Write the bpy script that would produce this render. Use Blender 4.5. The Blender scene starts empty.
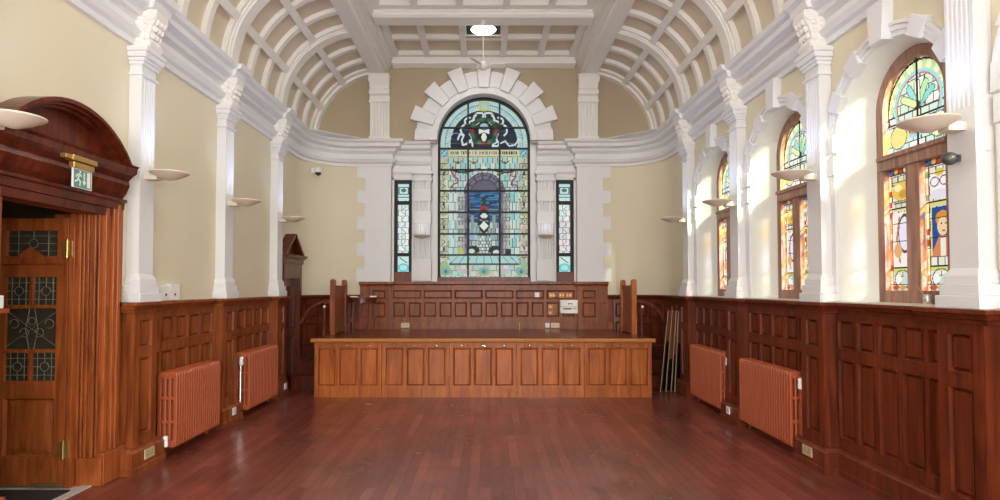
import bpy, bmesh, math, random
import numpy as np
from mathutils import Vector, Matrix
from mathutils.geometry import tessellate_polygon
random.seed(7)
sc = bpy.context.scene
COL = sc.collection
PI = math.pi
W = 3.1            # wall plane (half width)
YB = 10.75         # back wall plane
YR = 10.93         # recessed centre of the back wall
PIL = [2.05, 3.85, 5.51, 7.24, 8.97]
PLF = [2.05, 3.72, 5.51, 7.21, 8.93]   # left side: the nearest pier sits a little closer to the door
PS = {-1: PLF, 1: PIL}

# ---------------------------------------------------------------- materials
def s2l(c):
    return tuple((v/255/12.92 if v/255 <= .04045 else ((v/255+.055)/1.055)**2.4) for v in c) + (1,)

def mat(name, rgb, rough=.5, metal=0, spec=.5, noise=0, nscale=6, bump=0, bscale=60, coat=0):
    m = bpy.data.materials.new(name); m.use_nodes = True
    nt = m.node_tree; b = nt.nodes['Principled BSDF']
    b.inputs['Base Color'].default_value = s2l(rgb); b.inputs['Roughness'].default_value = rough
    b.inputs['Metallic'].default_value = metal; b.inputs['Specular IOR Level'].default_value = spec
    b.inputs['Coat Weight'].default_value = coat; b.inputs['Coat Roughness'].default_value = .15
    tc = nt.nodes.new('ShaderNodeTexCoord')
    if noise:
        n = nt.nodes.new('ShaderNodeTexNoise'); n.inputs['Scale'].default_value = nscale; n.inputs['Detail'].default_value = 5
        r = nt.nodes.new('ShaderNodeMix'); r.data_type = 'RGBA'
        c = s2l(rgb); r.inputs['A'].default_value = tuple(v*(1-noise) for v in c[:3])+(1,)
        r.inputs['B'].default_value = tuple(min(1, v*(1+noise)) for v in c[:3])+(1,)
        nt.links.new(tc.outputs['Object'], n.inputs['Vector']); nt.links.new(n.outputs['Fac'], r.inputs['Factor'])
        nt.links.new(r.outputs['Result'], b.inputs['Base Color'])
    if bump:
        n2 = nt.nodes.new('ShaderNodeTexNoise'); n2.inputs['Scale'].default_value = bscale; n2.inputs['Detail'].default_value = 3
        bp = nt.nodes.new('ShaderNodeBump'); bp.inputs['Strength'].default_value = bump; bp.inputs['Distance'].default_value = .01
        nt.links.new(tc.outputs['Object'], n2.inputs['Vector']); nt.links.new(n2.outputs['Fac'], bp.inputs['Height'])
        nt.links.new(bp.outputs['Normal'], b.inputs['Normal'])
    return m

def wood(name, dark, light, rough=.38, scale=(9, 9, .9), spec=.35, coat=.1):
    m = bpy.data.materials.new(name); m.use_nodes = True
    nt = m.node_tree; b = nt.nodes['Principled BSDF']; L = nt.links.new
    tc = nt.nodes.new('ShaderNodeTexCoord'); mp = nt.nodes.new('ShaderNodeMapping'); mp.inputs['Scale'].default_value = scale
    n = nt.nodes.new('ShaderNodeTexNoise'); n.inputs['Scale'].default_value = 1.6; n.inputs['Detail'].default_value = 8; n.inputs['Distortion'].default_value = 1.2
    n2 = nt.nodes.new('ShaderNodeTexNoise'); n2.inputs['Scale'].default_value = 2.3; n2.inputs['Detail'].default_value = 2
    cr = nt.nodes.new('ShaderNodeValToRGB')
    cr.color_ramp.elements[0].position = .3; cr.color_ramp.elements[0].color = s2l(dark)
    cr.color_ramp.elements[1].position = .72; cr.color_ramp.elements[1].color = s2l(light)
    mx = nt.nodes.new('ShaderNodeMix'); mx.data_type = 'RGBA'; mx.blend_type = 'MULTIPLY'; mx.inputs['Factor'].default_value = .45
    cr2 = nt.nodes.new('ShaderNodeValToRGB'); cr2.color_ramp.elements[0].position = .35; cr2.color_ramp.elements[0].color = (.62, .58, .58, 1)
    cr2.color_ramp.elements[1].position = .65
    L(tc.outputs['Object'], mp.inputs['Vector']); L(mp.outputs['Vector'], n.inputs['Vector']); L(n.outputs['Fac'], cr.inputs['Fac'])
    L(tc.outputs['Object'], n2.inputs['Vector']); L(n2.outputs['Fac'], cr2.inputs['Fac'])
    L(cr.outputs['Color'], mx.inputs['A']); L(cr2.outputs['Color'], mx.inputs['B']); L(mx.outputs['Result'], b.inputs['Base Color'])
    b.inputs['Roughness'].default_value = rough; b.inputs['Specular IOR Level'].default_value = spec
    b.inputs['Coat Weight'].default_value = coat; b.inputs['Coat Roughness'].default_value = .25
    return m

M = {}
M['cream'] = mat('cream_paint', (221, 213, 187), .6, noise=.05, nscale=1.2, bump=.05)
M['cream_dk'] = mat('tan_paint', (176, 160, 134), .65, noise=.05, nscale=1.5)
M['coffer'] = mat('coffer_paint', (214, 202, 180), .65, noise=.06, nscale=2)
M['white'] = mat('white_paint', (226, 228, 230), .45, noise=.03, nscale=3)
M['ceilw'] = mat('ceiling_white_paint', (234, 232, 228), .5, noise=.04, nscale=3)
M['reveal'] = mat('reveal_white_paint', (234, 237, 230), .5, noise=.02, nscale=3)
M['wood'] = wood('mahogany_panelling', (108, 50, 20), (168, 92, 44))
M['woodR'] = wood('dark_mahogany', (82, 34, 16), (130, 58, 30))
M['woodD'] = wood('dark_door_case_timber', (70, 26, 16), (120, 52, 30), .28)
M['woodDoor'] = wood('oak_door_timber', (128, 62, 24), (190, 106, 52), .35)
M['woodS'] = wood('stage_front_timber', (150, 74, 28), (206, 120, 54), .34)
M['frame'] = wood('window_frame_timber', (134, 98, 84), (196, 156, 136), .5, coat=0)
M['deck'] = wood('stage_deck_boards', (92, 34, 20), (130, 58, 36), .25, scale=(1.2, 10, 10))
M['edge'] = mat('deck_nosing', (188, 126, 64), .35)
M['rad'] = mat('terracotta_enamel', (176, 88, 52), .38, noise=.04, nscale=8)
M['brass'] = mat('brass', (214, 178, 104), .3, metal=.85)
M['chrome'] = mat('chrome', (225, 225, 225), .2, metal=.9)
M['black'] = mat('black_metal', (16, 15, 15), .5)
M['plastic'] = mat('white_plastic', (240, 240, 238), .35)
M['grey'] = mat('grey_plastic', (62, 66, 68), .4)
M['dish'] = mat('cream_lamp_enamel', (226, 216, 200), .45)
M['lead'] = mat('window_lead', (22, 20, 20), .6)
M['mat'] = mat('door_mat', (38, 34, 34), .95, noise=.3, nscale=200)
M['strip'] = mat('threshold_stone', (196, 188, 178), .6)
M['board'] = mat('table_underside', (158, 102, 68), .5, noise=.1)
M['alu'] = mat('pale_edging', (160, 134, 104), .45)
M['green'] = mat('exit_sign_green', (92, 146, 134), .4)
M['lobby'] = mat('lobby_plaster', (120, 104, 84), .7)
M['came'] = mat('lead_came', (150, 148, 134), .4, metal=.4)
M['sgl'] = mat('glazing_dark', (66, 62, 48), .12, spec=.8)
M['paleblue'] = mat('printed_blue', (40, 50, 130), .5)
M['ink'] = mat('printed_ink', (50, 46, 48), .6)
M['goldplate'] = mat('worn_brass_plate', (148, 104, 62), .35, metal=.5)
M['sock'] = mat('pale_brass_plate', (206, 188, 152), .4, metal=.2)
M['sill'] = mat('sill_paint', (214, 205, 190), .4)

def emis(name, rgb, s):
    m = bpy.data.materials.new(name); m.use_nodes = True; nt = m.node_tree
    nt.nodes.remove(nt.nodes['Principled BSDF']); e = nt.nodes.new('ShaderNodeEmission')
    e.inputs['Color'].default_value = s2l(rgb); e.inputs['Strength'].default_value = s
    nt.links.new(e.outputs[0], nt.nodes['Material Output'].inputs[0]); return m
M['lampglow'] = emis('lamp_glow', (255, 250, 240), 6)

def glassmat():
    m = bpy.data.materials.new('stained_glass'); m.use_nodes = True; nt = m.node_tree; L = nt.links.new
    nt.nodes.remove(nt.nodes['Principled BSDF'])
    a = nt.nodes.new('ShaderNodeVertexColor'); a.layer_name = 'Col'
    t = nt.nodes.new('ShaderNodeBsdfTransparent'); tr = nt.nodes.new('ShaderNodeBsdfTranslucent'); g = nt.nodes.new('ShaderNodeBsdfGlossy')
    g.inputs['Roughness'].default_value = .45
    m1 = nt.nodes.new('ShaderNodeMixShader'); m1.inputs[0].default_value = .12
    m2 = nt.nodes.new('ShaderNodeMixShader'); m2.inputs[0].default_value = .03
    L(a.outputs['Color'], t.inputs['Color']); L(a.outputs['Color'], tr.inputs['Color'])
    L(t.outputs[0], m1.inputs[1]); L(tr.outputs[0], m1.inputs[2]); L(m1.outputs[0], m2.inputs[1]); L(g.outputs[0], m2.inputs[2])
    L(m2.outputs[0], nt.nodes['Material Output'].inputs[0]); return m
M['glass'] = glassmat()

def floormat():
    m = bpy.data.materials.new('parquet_floor'); m.use_nodes = True; nt = m.node_tree; L = nt.links.new; b = nt.nodes['Principled BSDF']
    tc = nt.nodes.new('ShaderNodeTexCoord'); mp = nt.nodes.new('ShaderNodeMapping'); mp.inputs['Rotation'].default_value = (0, 0, PI/2)
    br = nt.nodes.new('ShaderNodeTexBrick'); br.inputs['Scale'].default_value = 1; br.inputs['Brick Width'].default_value = 1.1
    br.inputs['Row Height'].default_value = .09; br.inputs['Mortar Size'].default_value = .0011; br.inputs['Bias'].default_value = -.1
    br.inputs['Color1'].default_value = s2l((128, 64, 54)); br.inputs['Color2'].default_value = s2l((156, 86, 72)); br.inputs['Mortar'].default_value = s2l((50, 22, 18))
    n = nt.nodes.new('ShaderNodeTexNoise'); n.inputs['Scale'].default_value = 1.3; n.inputs['Detail'].default_value = 5; n.inputs['Roughness'].default_value = .6; n.inputs['Distortion'].default_value = .3
    cr = nt.nodes.new('ShaderNodeValToRGB'); cr.color_ramp.elements[0].position = .28; cr.color_ramp.elements[0].color = (.36, .33, .36, 1)
    cr.color_ramp.elements[1].position = .7; cr.color_ramp.elements[1].color = (1, .95, .92, 1)
    mx = nt.nodes.new('ShaderNodeMix'); mx.data_type = 'RGBA'; mx.blend_type = 'MULTIPLY'; mx.inputs['Factor'].default_value = .8
    n3 = nt.nodes.new('ShaderNodeTexNoise'); n3.inputs['Scale'].default_value = 5; n3.inputs['Detail'].default_value = 7
    mp3 = nt.nodes.new('ShaderNodeMapping'); mp3.inputs['Scale'].default_value = (5, .8, 1)
    cr3 = nt.nodes.new('ShaderNodeValToRGB'); cr3.color_ramp.elements[0].position = .35; cr3.color_ramp.elements[0].color = (.55, .5, .5, 1); cr3.color_ramp.elements[1].position = .6
    mx3 = nt.nodes.new('ShaderNodeMix'); mx3.data_type = 'RGBA'; mx3.blend_type = 'MULTIPLY'; mx3.inputs['Factor'].default_value = .3
    L(tc.outputs['Object'], mp.inputs['Vector']); L(mp.outputs['Vector'], br.inputs['Vector']); L(tc.outputs['Object'], n.inputs['Vector'])
    L(n.outputs['Fac'], cr.inputs['Fac']); L(br.outputs['Color'], mx.inputs['A']); L(cr.outputs['Color'], mx.inputs['B'])
    L(tc.outputs['Object'], mp3.inputs['Vector']); L(mp3.outputs['Vector'], n3.inputs['Vector']); L(n3.outputs['Fac'], cr3.inputs['Fac'])
    L(mx.outputs['Result'], mx3.inputs['A']); L(cr3.outputs['Color'], mx3.inputs['B']); L(mx3.outputs['Result'], b.inputs['Base Color'])
    mr = nt.nodes.new('ShaderNodeMapRange'); mr.inputs['To Min'].default_value = .34; mr.inputs['To Max'].default_value = .16
    L(n.outputs['Fac'], mr.inputs['Value']); L(mr.outputs['Result'], b.inputs['Roughness'])
    b.inputs['Coat Weight'].default_value = .25; b.inputs['Coat Roughness'].default_value = .3
    bp = nt.nodes.new('ShaderNodeBump'); bp.inputs['Strength'].default_value = .06; bp.inputs['Distance'].default_value = .004
    L(br.outputs['Fac'], bp.inputs['Height']); bp.invert = True; L(bp.outputs['Normal'], b.inputs['Normal'])
    return m
M['floor'] = floormat()

# ---------------------------------------------------------------- mesh builder
class MB:
    def __init__(s, T=None): s.v = []; s.f = []; s.T = T
    def add(s, vs, fs):
        k = len(s.v)
        s.v += [s.T(*p) if s.T else tuple(p) for p in vs]; s.f += [tuple(i+k for i in f) for f in fs]; return s
    def box(s, a0, a1, b0, b1, c0, c1):
        return s.add([(a0, b0, c0), (a1, b0, c0), (a1, b1, c0), (a0, b1, c0), (a0, b0, c1), (a1, b0, c1), (a1, b1, c1), (a0, b1, c1)],
                     [(0, 3, 2, 1), (4, 5, 6, 7), (0, 1, 5, 4), (1, 2, 6, 5), (2, 3, 7, 6), (3, 0, 4, 7)])
    def prism(s, poly, h0, h1, f):
        """poly in 2D, extruded h0..h1, f(a,b,h) -> 3D"""
        n = len(poly); vs = [f(a, b, h0) for a, b in poly] + [f(a, b, h1) for a, b in poly]
        tr = tessellate_polygon([[Vector((a, b, 0)) for a, b in poly]])
        fs = [tuple(t) for t in tr] + [tuple(i+n for i in reversed(t)) for t in tr]
        fs += [(i, (i+1) % n, (i+1) % n+n, i+n) for i in range(n)]
        return s.add(vs, fs)
    def plate(s, outer, holes, h0, h1, f, sides=True):
        if h1 is not None and all(len(l) == 4 for l in [outer]+holes):
            R = lambda l: (min(p[0] for p in l), max(p[0] for p in l), min(p[1] for p in l), max(p[1] for p in l))
            O = R(outer); H = [R(l) for l in holes]
            xs = sorted({round(v, 5) for r in [O]+H for v in r[:2]}); ys = sorted({round(v, 5) for r in [O]+H for v in r[2:]})
            xs = [x for x in xs if O[0]-1e-4 <= x <= O[1]+1e-4]; ys = [y for y in ys if O[2]-1e-4 <= y <= O[3]+1e-4]
            nx, ny = len(xs), len(ys); N = nx*ny
            vs = [f(x, y, h) for h in (h0, h1) for y in ys for x in xs]; fs = []
            def fill(i, j):
                if i < 0 or j < 0 or i >= nx-1 or j >= ny-1: return False
                cx, cy = (xs[i]+xs[i+1])/2, (ys[j]+ys[j+1])/2
                return not any(r[0] < cx < r[1] and r[2] < cy < r[3] for r in H)
            for j in range(ny-1):
                for i in range(nx-1):
                    if not fill(i, j): continue
                    p, q, r, t = j*nx+i, j*nx+i+1, (j+1)*nx+i+1, (j+1)*nx+i
                    fs += [(p, q, r, t), (p+N, t+N, r+N, q+N)]
                    if not fill(i, j-1): fs.append((p, q, q+N, p+N))
                    if not fill(i, j+1): fs.append((t, r, r+N, t+N))
                    if not fill(i-1, j): fs.append((p, t, t+N, p+N))
                    if not fill(i+1, j): fs.append((q, r, r+N, q+N))
            used = sorted({k for q_ in fs for k in q_}); mp = {k: n_ for n_, k in enumerate(used)}
            return s.add([vs[k] for k in used], [tuple(mp[k] for k in q_) for q_ in fs])
        loops = [outer]+holes; flat = [p for l in loops for p in l]; n = len(flat)
        tr = tessellate_polygon([[Vector((a, b, 0)) for a, b in l] for l in loops])
        if h1 is None: return s.add([f(a, b, h0) for a, b in flat], [tuple(t) for t in tr])
        vs = [f(a, b, h0) for a, b in flat]+[f(a, b, h1) for a, b in flat]
        fs = [tuple(t) for t in tr]+[tuple(i+n for i in reversed(t)) for t in tr]
        k = 0
        for l in loops:
            m = len(l); fs += [(k+i, k+(i+1) % m, k+(i+1) % m+n, k+i+n) for i in range(m)]; k += m
        return s.add(vs, fs)
    def loft(s, loops, closed=True, caps=False):
        n = len(loops[0]); vs = [p for l in loops for p in l]; fs = []
        for j in range(len(loops)-1):
            for i in range(n if closed else n-1):
                a = j*n+i; b = j*n+(i+1) % n; fs.append((a, b, b+n, a+n))
        if caps: fs += [tuple(range(n-1, -1, -1)), tuple(range((len(loops)-1)*n, len(loops)*n))]
        return s.add(vs, fs)
    def lathe(s, prof, c, n=24, axis='z', ang=2*PI):
        loops = []
        for r, h in prof:
            l = []
            for i in range(n):
                t = ang*i/n; a, b = r*math.cos(t), r*math.sin(t)
                l.append((c[0]+a, c[1]+b, c[2]+h) if axis == 'z' else (c[0]+h, c[1]+a, c[2]+b) if axis == 'x' else (c[0]+a, c[1]+h, c[2]+b))
            loops.append(l)
        return s.loft(loops, caps=True)
    def tube(s, pts, r, n=8):
        loops = []
        P = [Vector(p) for p in pts]
        for i, p in enumerate(P):
            d = (P[min(i+1, len(P)-1)]-P[max(i-1, 0)]).normalized()
            u = d.cross(Vector((0, 0, 1)));
            if u.length < .05: u = d.cross(Vector((0, 1, 0)))
            u.normalize(); w = d.cross(u)
            loops.append([tuple(p+u*r*math.cos(2*PI*k/n)+w*r*math.sin(2*PI*k/n)) for k in range(n)])
        return s.loft(loops, caps=True)
    def rtube(s, pts, hw, hh):
        loops = []; P = [Vector(p) for p in pts]
        for i, p in enumerate(P):
            d = (P[min(i+1, len(P)-1)]-P[max(i-1, 0)]).normalized(); u = d.cross(Vector((0, 1, 0))).normalized(); w = Vector((0, 1, 0))
            loops.append([tuple(p+u*a*hh+w*b*hw) for a, b in ((-1, -1), (-1, 1), (1, 1), (1, -1))])
        return s.loft(loops, caps=True)
    def ball(s, c, r, sz=(1, 1, 1), n=10):
        prof = [(max(.001, r*math.sin(PI*i/n)), -r*math.cos(PI*i/n)) for i in range(n+1)]
        loops = [[(c[0]+a*math.cos(2*PI*k/n)*sz[0], c[1]+a*math.sin(2*PI*k/n)*sz[1], c[2]+h*sz[2]) for k in range(n)] for a, h in prof]
        return s.loft(loops, caps=True)
    def build(s, name, m, parent=None, smooth=False, bevel=0, local=False):
        me = bpy.data.meshes.new(name); me.from_pydata(s.v, [], s.f); me.validate()
        bm = bmesh.new(); bm.from_mesh(me); bmesh.ops.recalc_face_normals(bm, faces=bm.faces[:]); bm.to_mesh(me); bm.free()
        me.materials.append(M[m] if isinstance(m, str) else m)
        if smooth:
            me.polygons.foreach_set('use_smooth', [True]*len(me.polygons)); me.set_sharp_from_angle(angle=math.radians(38))
        o = bpy.data.objects.new(name, me); COL.objects.link(o)
        if parent is not None:
            o.parent = parent
            if not local: o.matrix_parent_inverse = Matrix.Translation(-parent.location)
        if bevel:
            b = o.modifiers.new('bevel', 'BEVEL'); b.width = bevel; b.segments = 2; b.limit_method = 'ANGLE'; b.angle_limit = math.radians(40)
        return o

def tag(o, label, cat, group=None, kind=None):
    if label: o['label'] = label
    if cat: o['category'] = cat
    if group: o['group'] = group
    if kind: o['kind'] = kind
    return o
def thing(name, loc, label=None, cat=None, group=None, kind=None):
    o = bpy.data.objects.new(name, None); COL.objects.link(o); o.location = loc; o.empty_display_size = .1
    return tag(o, label, cat, group, kind)
def struct(o): o['kind'] = 'structure'; return o
def copy_tree(src, loc, rz=0, label=None, group=None):
    r = src.copy(); COL.objects.link(r); r.location = loc; r.rotation_euler = (0, 0, rz)
    if label: r['label'] = label
    if group: r['group'] = group
    for ch in list(src.children):
        c = ch.copy(); COL.objects.link(c); c.parent = r
        for g in list(ch.children):
            d = g.copy(); COL.objects.link(d); d.parent = c
    return r

TL = lambda u, n, z: (-W+n, u, z)      # left wall frame: u along y, n into room
TR = lambda u, n, z: (W-n, u, z)
TB = lambda u, n, z: (u, YB-n, z)
TC = lambda u, n, z: (u, YR-n, z)
def arc(cx, cz, r, a0, a1, n):
    return [(cx+r*math.cos(math.radians(a0+(a1-a0)*i/n)), cz+r*math.sin(math.radians(a0+(a1-a0)*i/n))) for i in range(n+1)]
def rect(a0, a1, b0, b1): return [(a0, b0), (a1, b0), (a1, b1), (a0, b1)]

# ---------------------------------------------------------------- room shell
Y0 = -3.6
mb = MB(); mb.plate(rect(-W, W, Y0, YB+.2), [], 0, -.06, lambda a, b, h: (a, b, h))
struct(mb.build('floor', 'floor'))

DZ = (4.03, 5.0)   # near door opening
DH = 2.17
# left wall with the door opening
mb = MB(TL)
mb.plate([(Y0, 0), (DZ[0], 0), (DZ[0], DH), (DZ[1], DH), (DZ[1], 0), (9.95, 0), (9.95, 4.3), (Y0, 4.3)], [], 0, None, lambda a, b, h: (a, h, b))
struct(mb.build('wall_left', 'cream'))
# right wall with arched openings
WC = [(PIL[i]+PIL[i+1])/2 for i in range(4)]
RO, SPO = .66, 2.80
def archpts(c, hw, spring, sill, n=20, r=None):
    return [(c-hw, sill), (c+hw, sill)]+arc(c, spring, hw, 0, 180, n)
mb = MB(TR)
mb.plate([(Y0, 0), (9.95, 0), (9.95, 4.3), (Y0, 4.3)], [archpts(c, RO, SPO, 1.44) for c in WC], 0, None, lambda a, b, h: (a, h, b))
struct(mb.build('wall_right', 'cream'))
# back wall: rounded corners, flat flanks
def corner(sx, r=.8, n=10):
    pts = []
    for i in range(n+1):
        t = PI/2*i/n; pts.append((sx*(W-r+r*math.cos(t)), YB-r+r*math.sin(t)))
    return pts
for sx, nm in ((-1, 'wall_back_left'), (1, 'wall_back_right')):
    pts = corner(sx)+[(sx*1.66, YB), (sx*1.66, YR)]
    mb = MB(); mb.loft([[(x, y, z) for x, y in pts] for z in (0, 4.17)], closed=False)
    struct(mb.build(nm, 'cream', smooth=True))
RW, WCZ = .835, 4.20
mb = MB(TC)
hol = [[(-RW, 1.74), (RW, 1.74), (RW, 4.198), (-RW, 4.198)]]+[rect(s*1.46-.16, s*1.46+.16, 1.74, 3.52) for s in (-1, 1)]
mb.plate(rect(-1.66, 1.66, 0, 4.2), hol, 0, None, lambda a, b, h: (a, h, b))
struct(mb.build('wall_back_recess', 'white'))
mb = MB(TB)
half = arc(0, WCZ, RW+.01, 0, 180, 32)
mb.plate([(-W, 4.15), (-RW-.01, 4.15)]+half[::-1]+[(RW+.01, 4.15), (W, 4.15), (W, 5.9), (-W, 5.9)], [], 0, None, lambda a, b, h: (a, h, b))
struct(mb.build('wall_back_upper', 'cream_dk'))
mb = MB(); mb.plate(rect(-W, W, 0, 5.9), [], 0, None, lambda a, b, h: (a, Y0, b))
struct(mb.build('wall_rear', 'cream'))

# quoins on the back wall flanks
for sx, nm in ((-1, 'trim_1'), (1, 'trim_2')):
    mb = MB(TB); q = [(1.66, 1.68)]
    z = 1.68; k = 0
    st = [(2.12 if i % 2 else 2.26) for i in range(10)]
    hz = (3.76-1.68)/9
    pts = [(1.655, 1.68)]
    for i in range(9):
        pts += [(st[i], 1.68+i*hz), (st[i], 1.68+(i+1)*hz)]
    pts += [(1.655, 3.76)]
    mb.prism([(sx*a, b) for a, b in pts], 0, .02, lambda a, b, h: (a, h, b))
    struct(mb.build(nm, 'white'))

# cornice running round the room (mitred sweep)
CPROF = [(0, 3.73), (.03, 3.73), (.035, 3.78), (.075, 3.80), (.10, 3.85), (.04, 3.87), (.035, 3.95), (.07, 3.98), (.095, 3.99), (.11, 4.035), (.185, 4.06), (.19, 4.12), (.235, 4.135), (.255, 4.18), (0, 4.19)]
def sweep(mb, path, prof, sign):
    P = [Vector((x, y)) for x, y in path]; loops = []
    for i, p in enumerate(P):
        ns = []
        if i > 0: d = (P[i]-P[i-1]).normalized(); ns.append(Vector((d.y, -d.x))*sign)
        if i < len(P)-1: d = (P[i+1]-P[i]).normalized(); ns.append(Vector((d.y, -d.x))*sign)
        n = ns[0] if len(ns) == 1 else (ns[0]+ns[1])/(1+ns[0].dot(ns[1])+1e-6)
        loops.append([(p.x+n.x*a, p.y+n.y*a, z) for a, z in prof])
    mb.loft(loops, closed=True, caps=True)
def sidepath(sx):
    return [(sx*W, Y0)]+corner(sx, .8, 12)+[(sx*1.66, YB), (sx*1.66, YR), (sx*.96, YR)]
for sx, nm in ((-1, 'trim_3'), (1, 'trim_4')):
    mb = MB(); sweep(mb, sidepath(sx), CPROF, 1 if sx < 0 else -1)
    T = TL if sx < 0 else TR
    for c in PS[sx]:
        mb.prism([(0, 4.05), (.215, 4.05), (.225, 4.075), (.235, 4.125), (.285, 4.14), (.305, 4.195), (0, 4.2)], c-.14, c+.14, lambda a, b, h: T(h, a, b))
    struct(mb.build(nm, 'white'))
mb = MB()
for s in (-1, 1): mb.prism([(s*W, 9.9)]+corner(s)[1:]+[(s*2.0, YB), (s*2.0, 10.6), (s*2.8, 9.9)], 4.172, 4.18, lambda a, b, h: (a, b, h))
mb.box(-1.66, -.86, YB-.01, YR, 4.172, 4.18); mb.box(1.66, .86, YB-.01, YR, 4.172, 4.18)
struct(mb.build('trim_50', 'white'))
# lower moulding under the cornice of the recess
for sx, nm in ((-1, 'trim_5'), (1, 'trim_6')):
    mb = MB(TC); pr = [(0, 3.56), (.02, 3.56), (.03, 3.62), (.05, 3.66), (.05, 3.73), (0, 3.73)]
    mb.prism(pr, sx*.9, sx*1.655, lambda a, b, h: (h, a, b))
    mb.box(sx*1.655, sx*1.64, 0, .04, 1.70, 3.56)
    struct(mb.build(nm, 'white'))

# ---------------------------------------------------------------- vaulted ceiling
VC, VZ, VR = 1.8, 4.2, 1.22
def vp(sx, a, r, y): a = math.radians(a); return (sx*(VC+r*math.cos(a)), y, VZ+r*math.sin(a))
AMAX = 81
for sx, nm in ((-1, 'ceiling_vault_left'), (1, 'ceiling_vault_right')):
    mb = MB(); n = 24
    mb.loft([[vp(sx, -3+(AMAX+4)*i/n, VR+.03, y) for i in range(n+1)] for y in (Y0, YB)], closed=False)
    root = struct(mb.build(nm, 'coffer', smooth=True))
    rib = MB()
    def arcrib(y0, y1, r0, r1, a0=-2, a1=AMAX, n=24):
        loops = []
        for i in range(n+1):
            a = a0+(a1-a0)*i/n
            loops.append([vp(sx, a, r0, y0), vp(sx, a, r1, y0), vp(sx, a, r1, y1), vp(sx, a, r0, y1)])
        rib.loft(loops, caps=True)
    ys = [-3.1, -1.4, .32]+PS[sx]
    for y in ys:
        arcrib(y-.16, y+.16, VR+.05, VR-.03); arcrib(y-.09, y+.09, VR+.05, VR-.075)
        arcrib(y-.115, y-.1, VR+.05, VR-.05)
    arcrib(YB-.14, YB-.001, VR+.05, VR-.05); arcrib(YB-.24, YB-.13, VR+.05, VR-.01)
    ends = ys+[YB]
    for a, b in zip(ends[:-1], ends[1:]):
        for t in (1/3, 2/3):
            y = a+.1+(b-a-.22)*t
            arcrib(y-.045, y+.045, VR+.05, VR-.03)
    # longitudinal ribs
    for ang in (27, 55):
        d = 2.4
        rib.loft([[vp(sx, ang-d, VR+.05, y), vp(sx, ang-d, VR-.04, y), vp(sx, ang+d, VR-.04, y), vp(sx, ang+d, VR+.05, y)] for y in (Y0, YB-.12)], caps=True)
    rb = rib.build('vault_ribs', 'ceilw', root, smooth=True)
    # long beam beside the vault
    bp = [(2.0, 5.45), (2.0, 5.345), (1.985, 5.33), (1.775, 5.33), (1.76, 5.345), (1.76, 5.40), (1.72, 5.42), (1.72, 5.50), (1.66, 5.52), (1.65, 5.57), (1.61, 5.60), (1.61, 5.78), (2.0, 5.78)]
    bm_ = MB(); bm_.prism([(sx*a, b) for a, b in bp], Y0, YB-.001, lambda a, b, h: (a, h, b))
    struct(bm_.build('trim_7' if sx < 0 else 'trim_8', 'ceilw'))

# flat central coffered ceiling
mb = MB(); mb.box(-1.62, 1.62, Y0, YB, 5.74, 5.80)
ceil = struct(mb.build('ceiling', 'coffer'))
mb = MB()
for x in (-1.0, -.34, .34, 1.0):
    mb.box(x-.05, x+.05, Y0, YB, 5.66, 5.745)
ys = [-3.1, -1.4, .32]+PIL+[YB+.05]
for a, b in zip(ys[:-1], ys[1:]):
    m_ = (a+b)/2; mb.box(-1.62, 1.62, m_-.045, m_+.045, 5.665, 5.745)
    for e in (a+.23, b-.23): mb.box(-1.62, 1.62, e-.05, e+.05, 5.665, 5.745)
for sx in (-1, 1): mb.box(sx*1.62, sx*1.5, Y0, YB, 5.66, 5.745)
mb.build('ceiling_ribs', 'ceilw', ceil)
k = 9
for y in ys[:-1]:
    prof = [(-.15, 5.76), (-.15, 5.64), (-.17, 5.62), (-.17, 5.58), (-.13, 5.55), (.13, 5.55), (.17, 5.58), (.17, 5.62), (.15, 5.64), (.15, 5.76)]
    mb = MB(); mb.prism([(y+a, b) for a, b in prof], -1.63, 1.63, lambda a, b, h: (h, a, b))
    struct(mb.build('trim_%d' % k, 'ceilw')); k += 1
mb = MB(); mb.prism([(YB, 5.76), (YB-.12, 5.76), (YB-.12, 5.62), (YB-.16, 5.60), (YB-.16, 5.54), (YB-.04, 5.50), (YB, 5.50)], -1.63, 1.63, lambda a, b, h: (h, a, b))
struct(mb.build('trim_%d' % k, 'ceilw')); k += 1

# ---------------------------------------------------------------- panelling helper
def panelrun(mb, T, u0, u1, z0, z1, panels, w=.0, th=.035):
    """frame with openings + raised fielded panels, between w and w+th"""
    f = lambda a, b, h: T(a, h, b)
    mb.plate(rect(u0, u1, z0, z1), [rect(*p) for p in panels], w, w+th, f)
    for a0, a1, b0, b1 in panels:
        if a1 < a0: a0, a1 = a1, a0
        def R(i, h): return [T(a0+i, h, b0+i), T(a1-i, h, b0+i), T(a1-i, h, b1-i), T(a0+i, h, b1-i)]
        e = min(.016, (a1-a0)*.15)
        mb.loft([R(-.004, w+th+.008), R(.006, w+th+.006), R(.012, w+.004), R(.012+e*.25, w+.006), R(.012+e, w+.02)], closed=True)
        r = R(.012+e, w+.02); mb.add(r, [(0, 1, 2, 3)])

ZUP, ZLO = (1.06, 1.30), (.31, .97)
def pier_spans(sx=1): return [(c-.18, c+.18) for c in PIL] if sx > 0 else [(1.87, 2.23), (3.44, 3.75), (5.29, 5.64), (7.0, 7.36), (8.75, 9.1)]
def ledge_path(sx, ystart, jog=.12):
    path = [(sx*W, ystart)]
    for a, b in pier_spans():
        if a < ystart: continue
        path += [(sx*W, a), (sx*(W-jog), a), (sx*(W-jog), b), (sx*W, b)]
    return path
LEDGE = [(0, 1.36), (.045, 1.36), (.05, 1.385), (.07, 1.39), (.085, 1.42), (.11, 1.425), (.11, 1.45), (0, 1.45)]
SKIRT = [(0, 0), (.085, 0), (.085, .05), (.075, .055), (.075, .18), (.06, .195), (.055, .215), (0, .215)]

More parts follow.
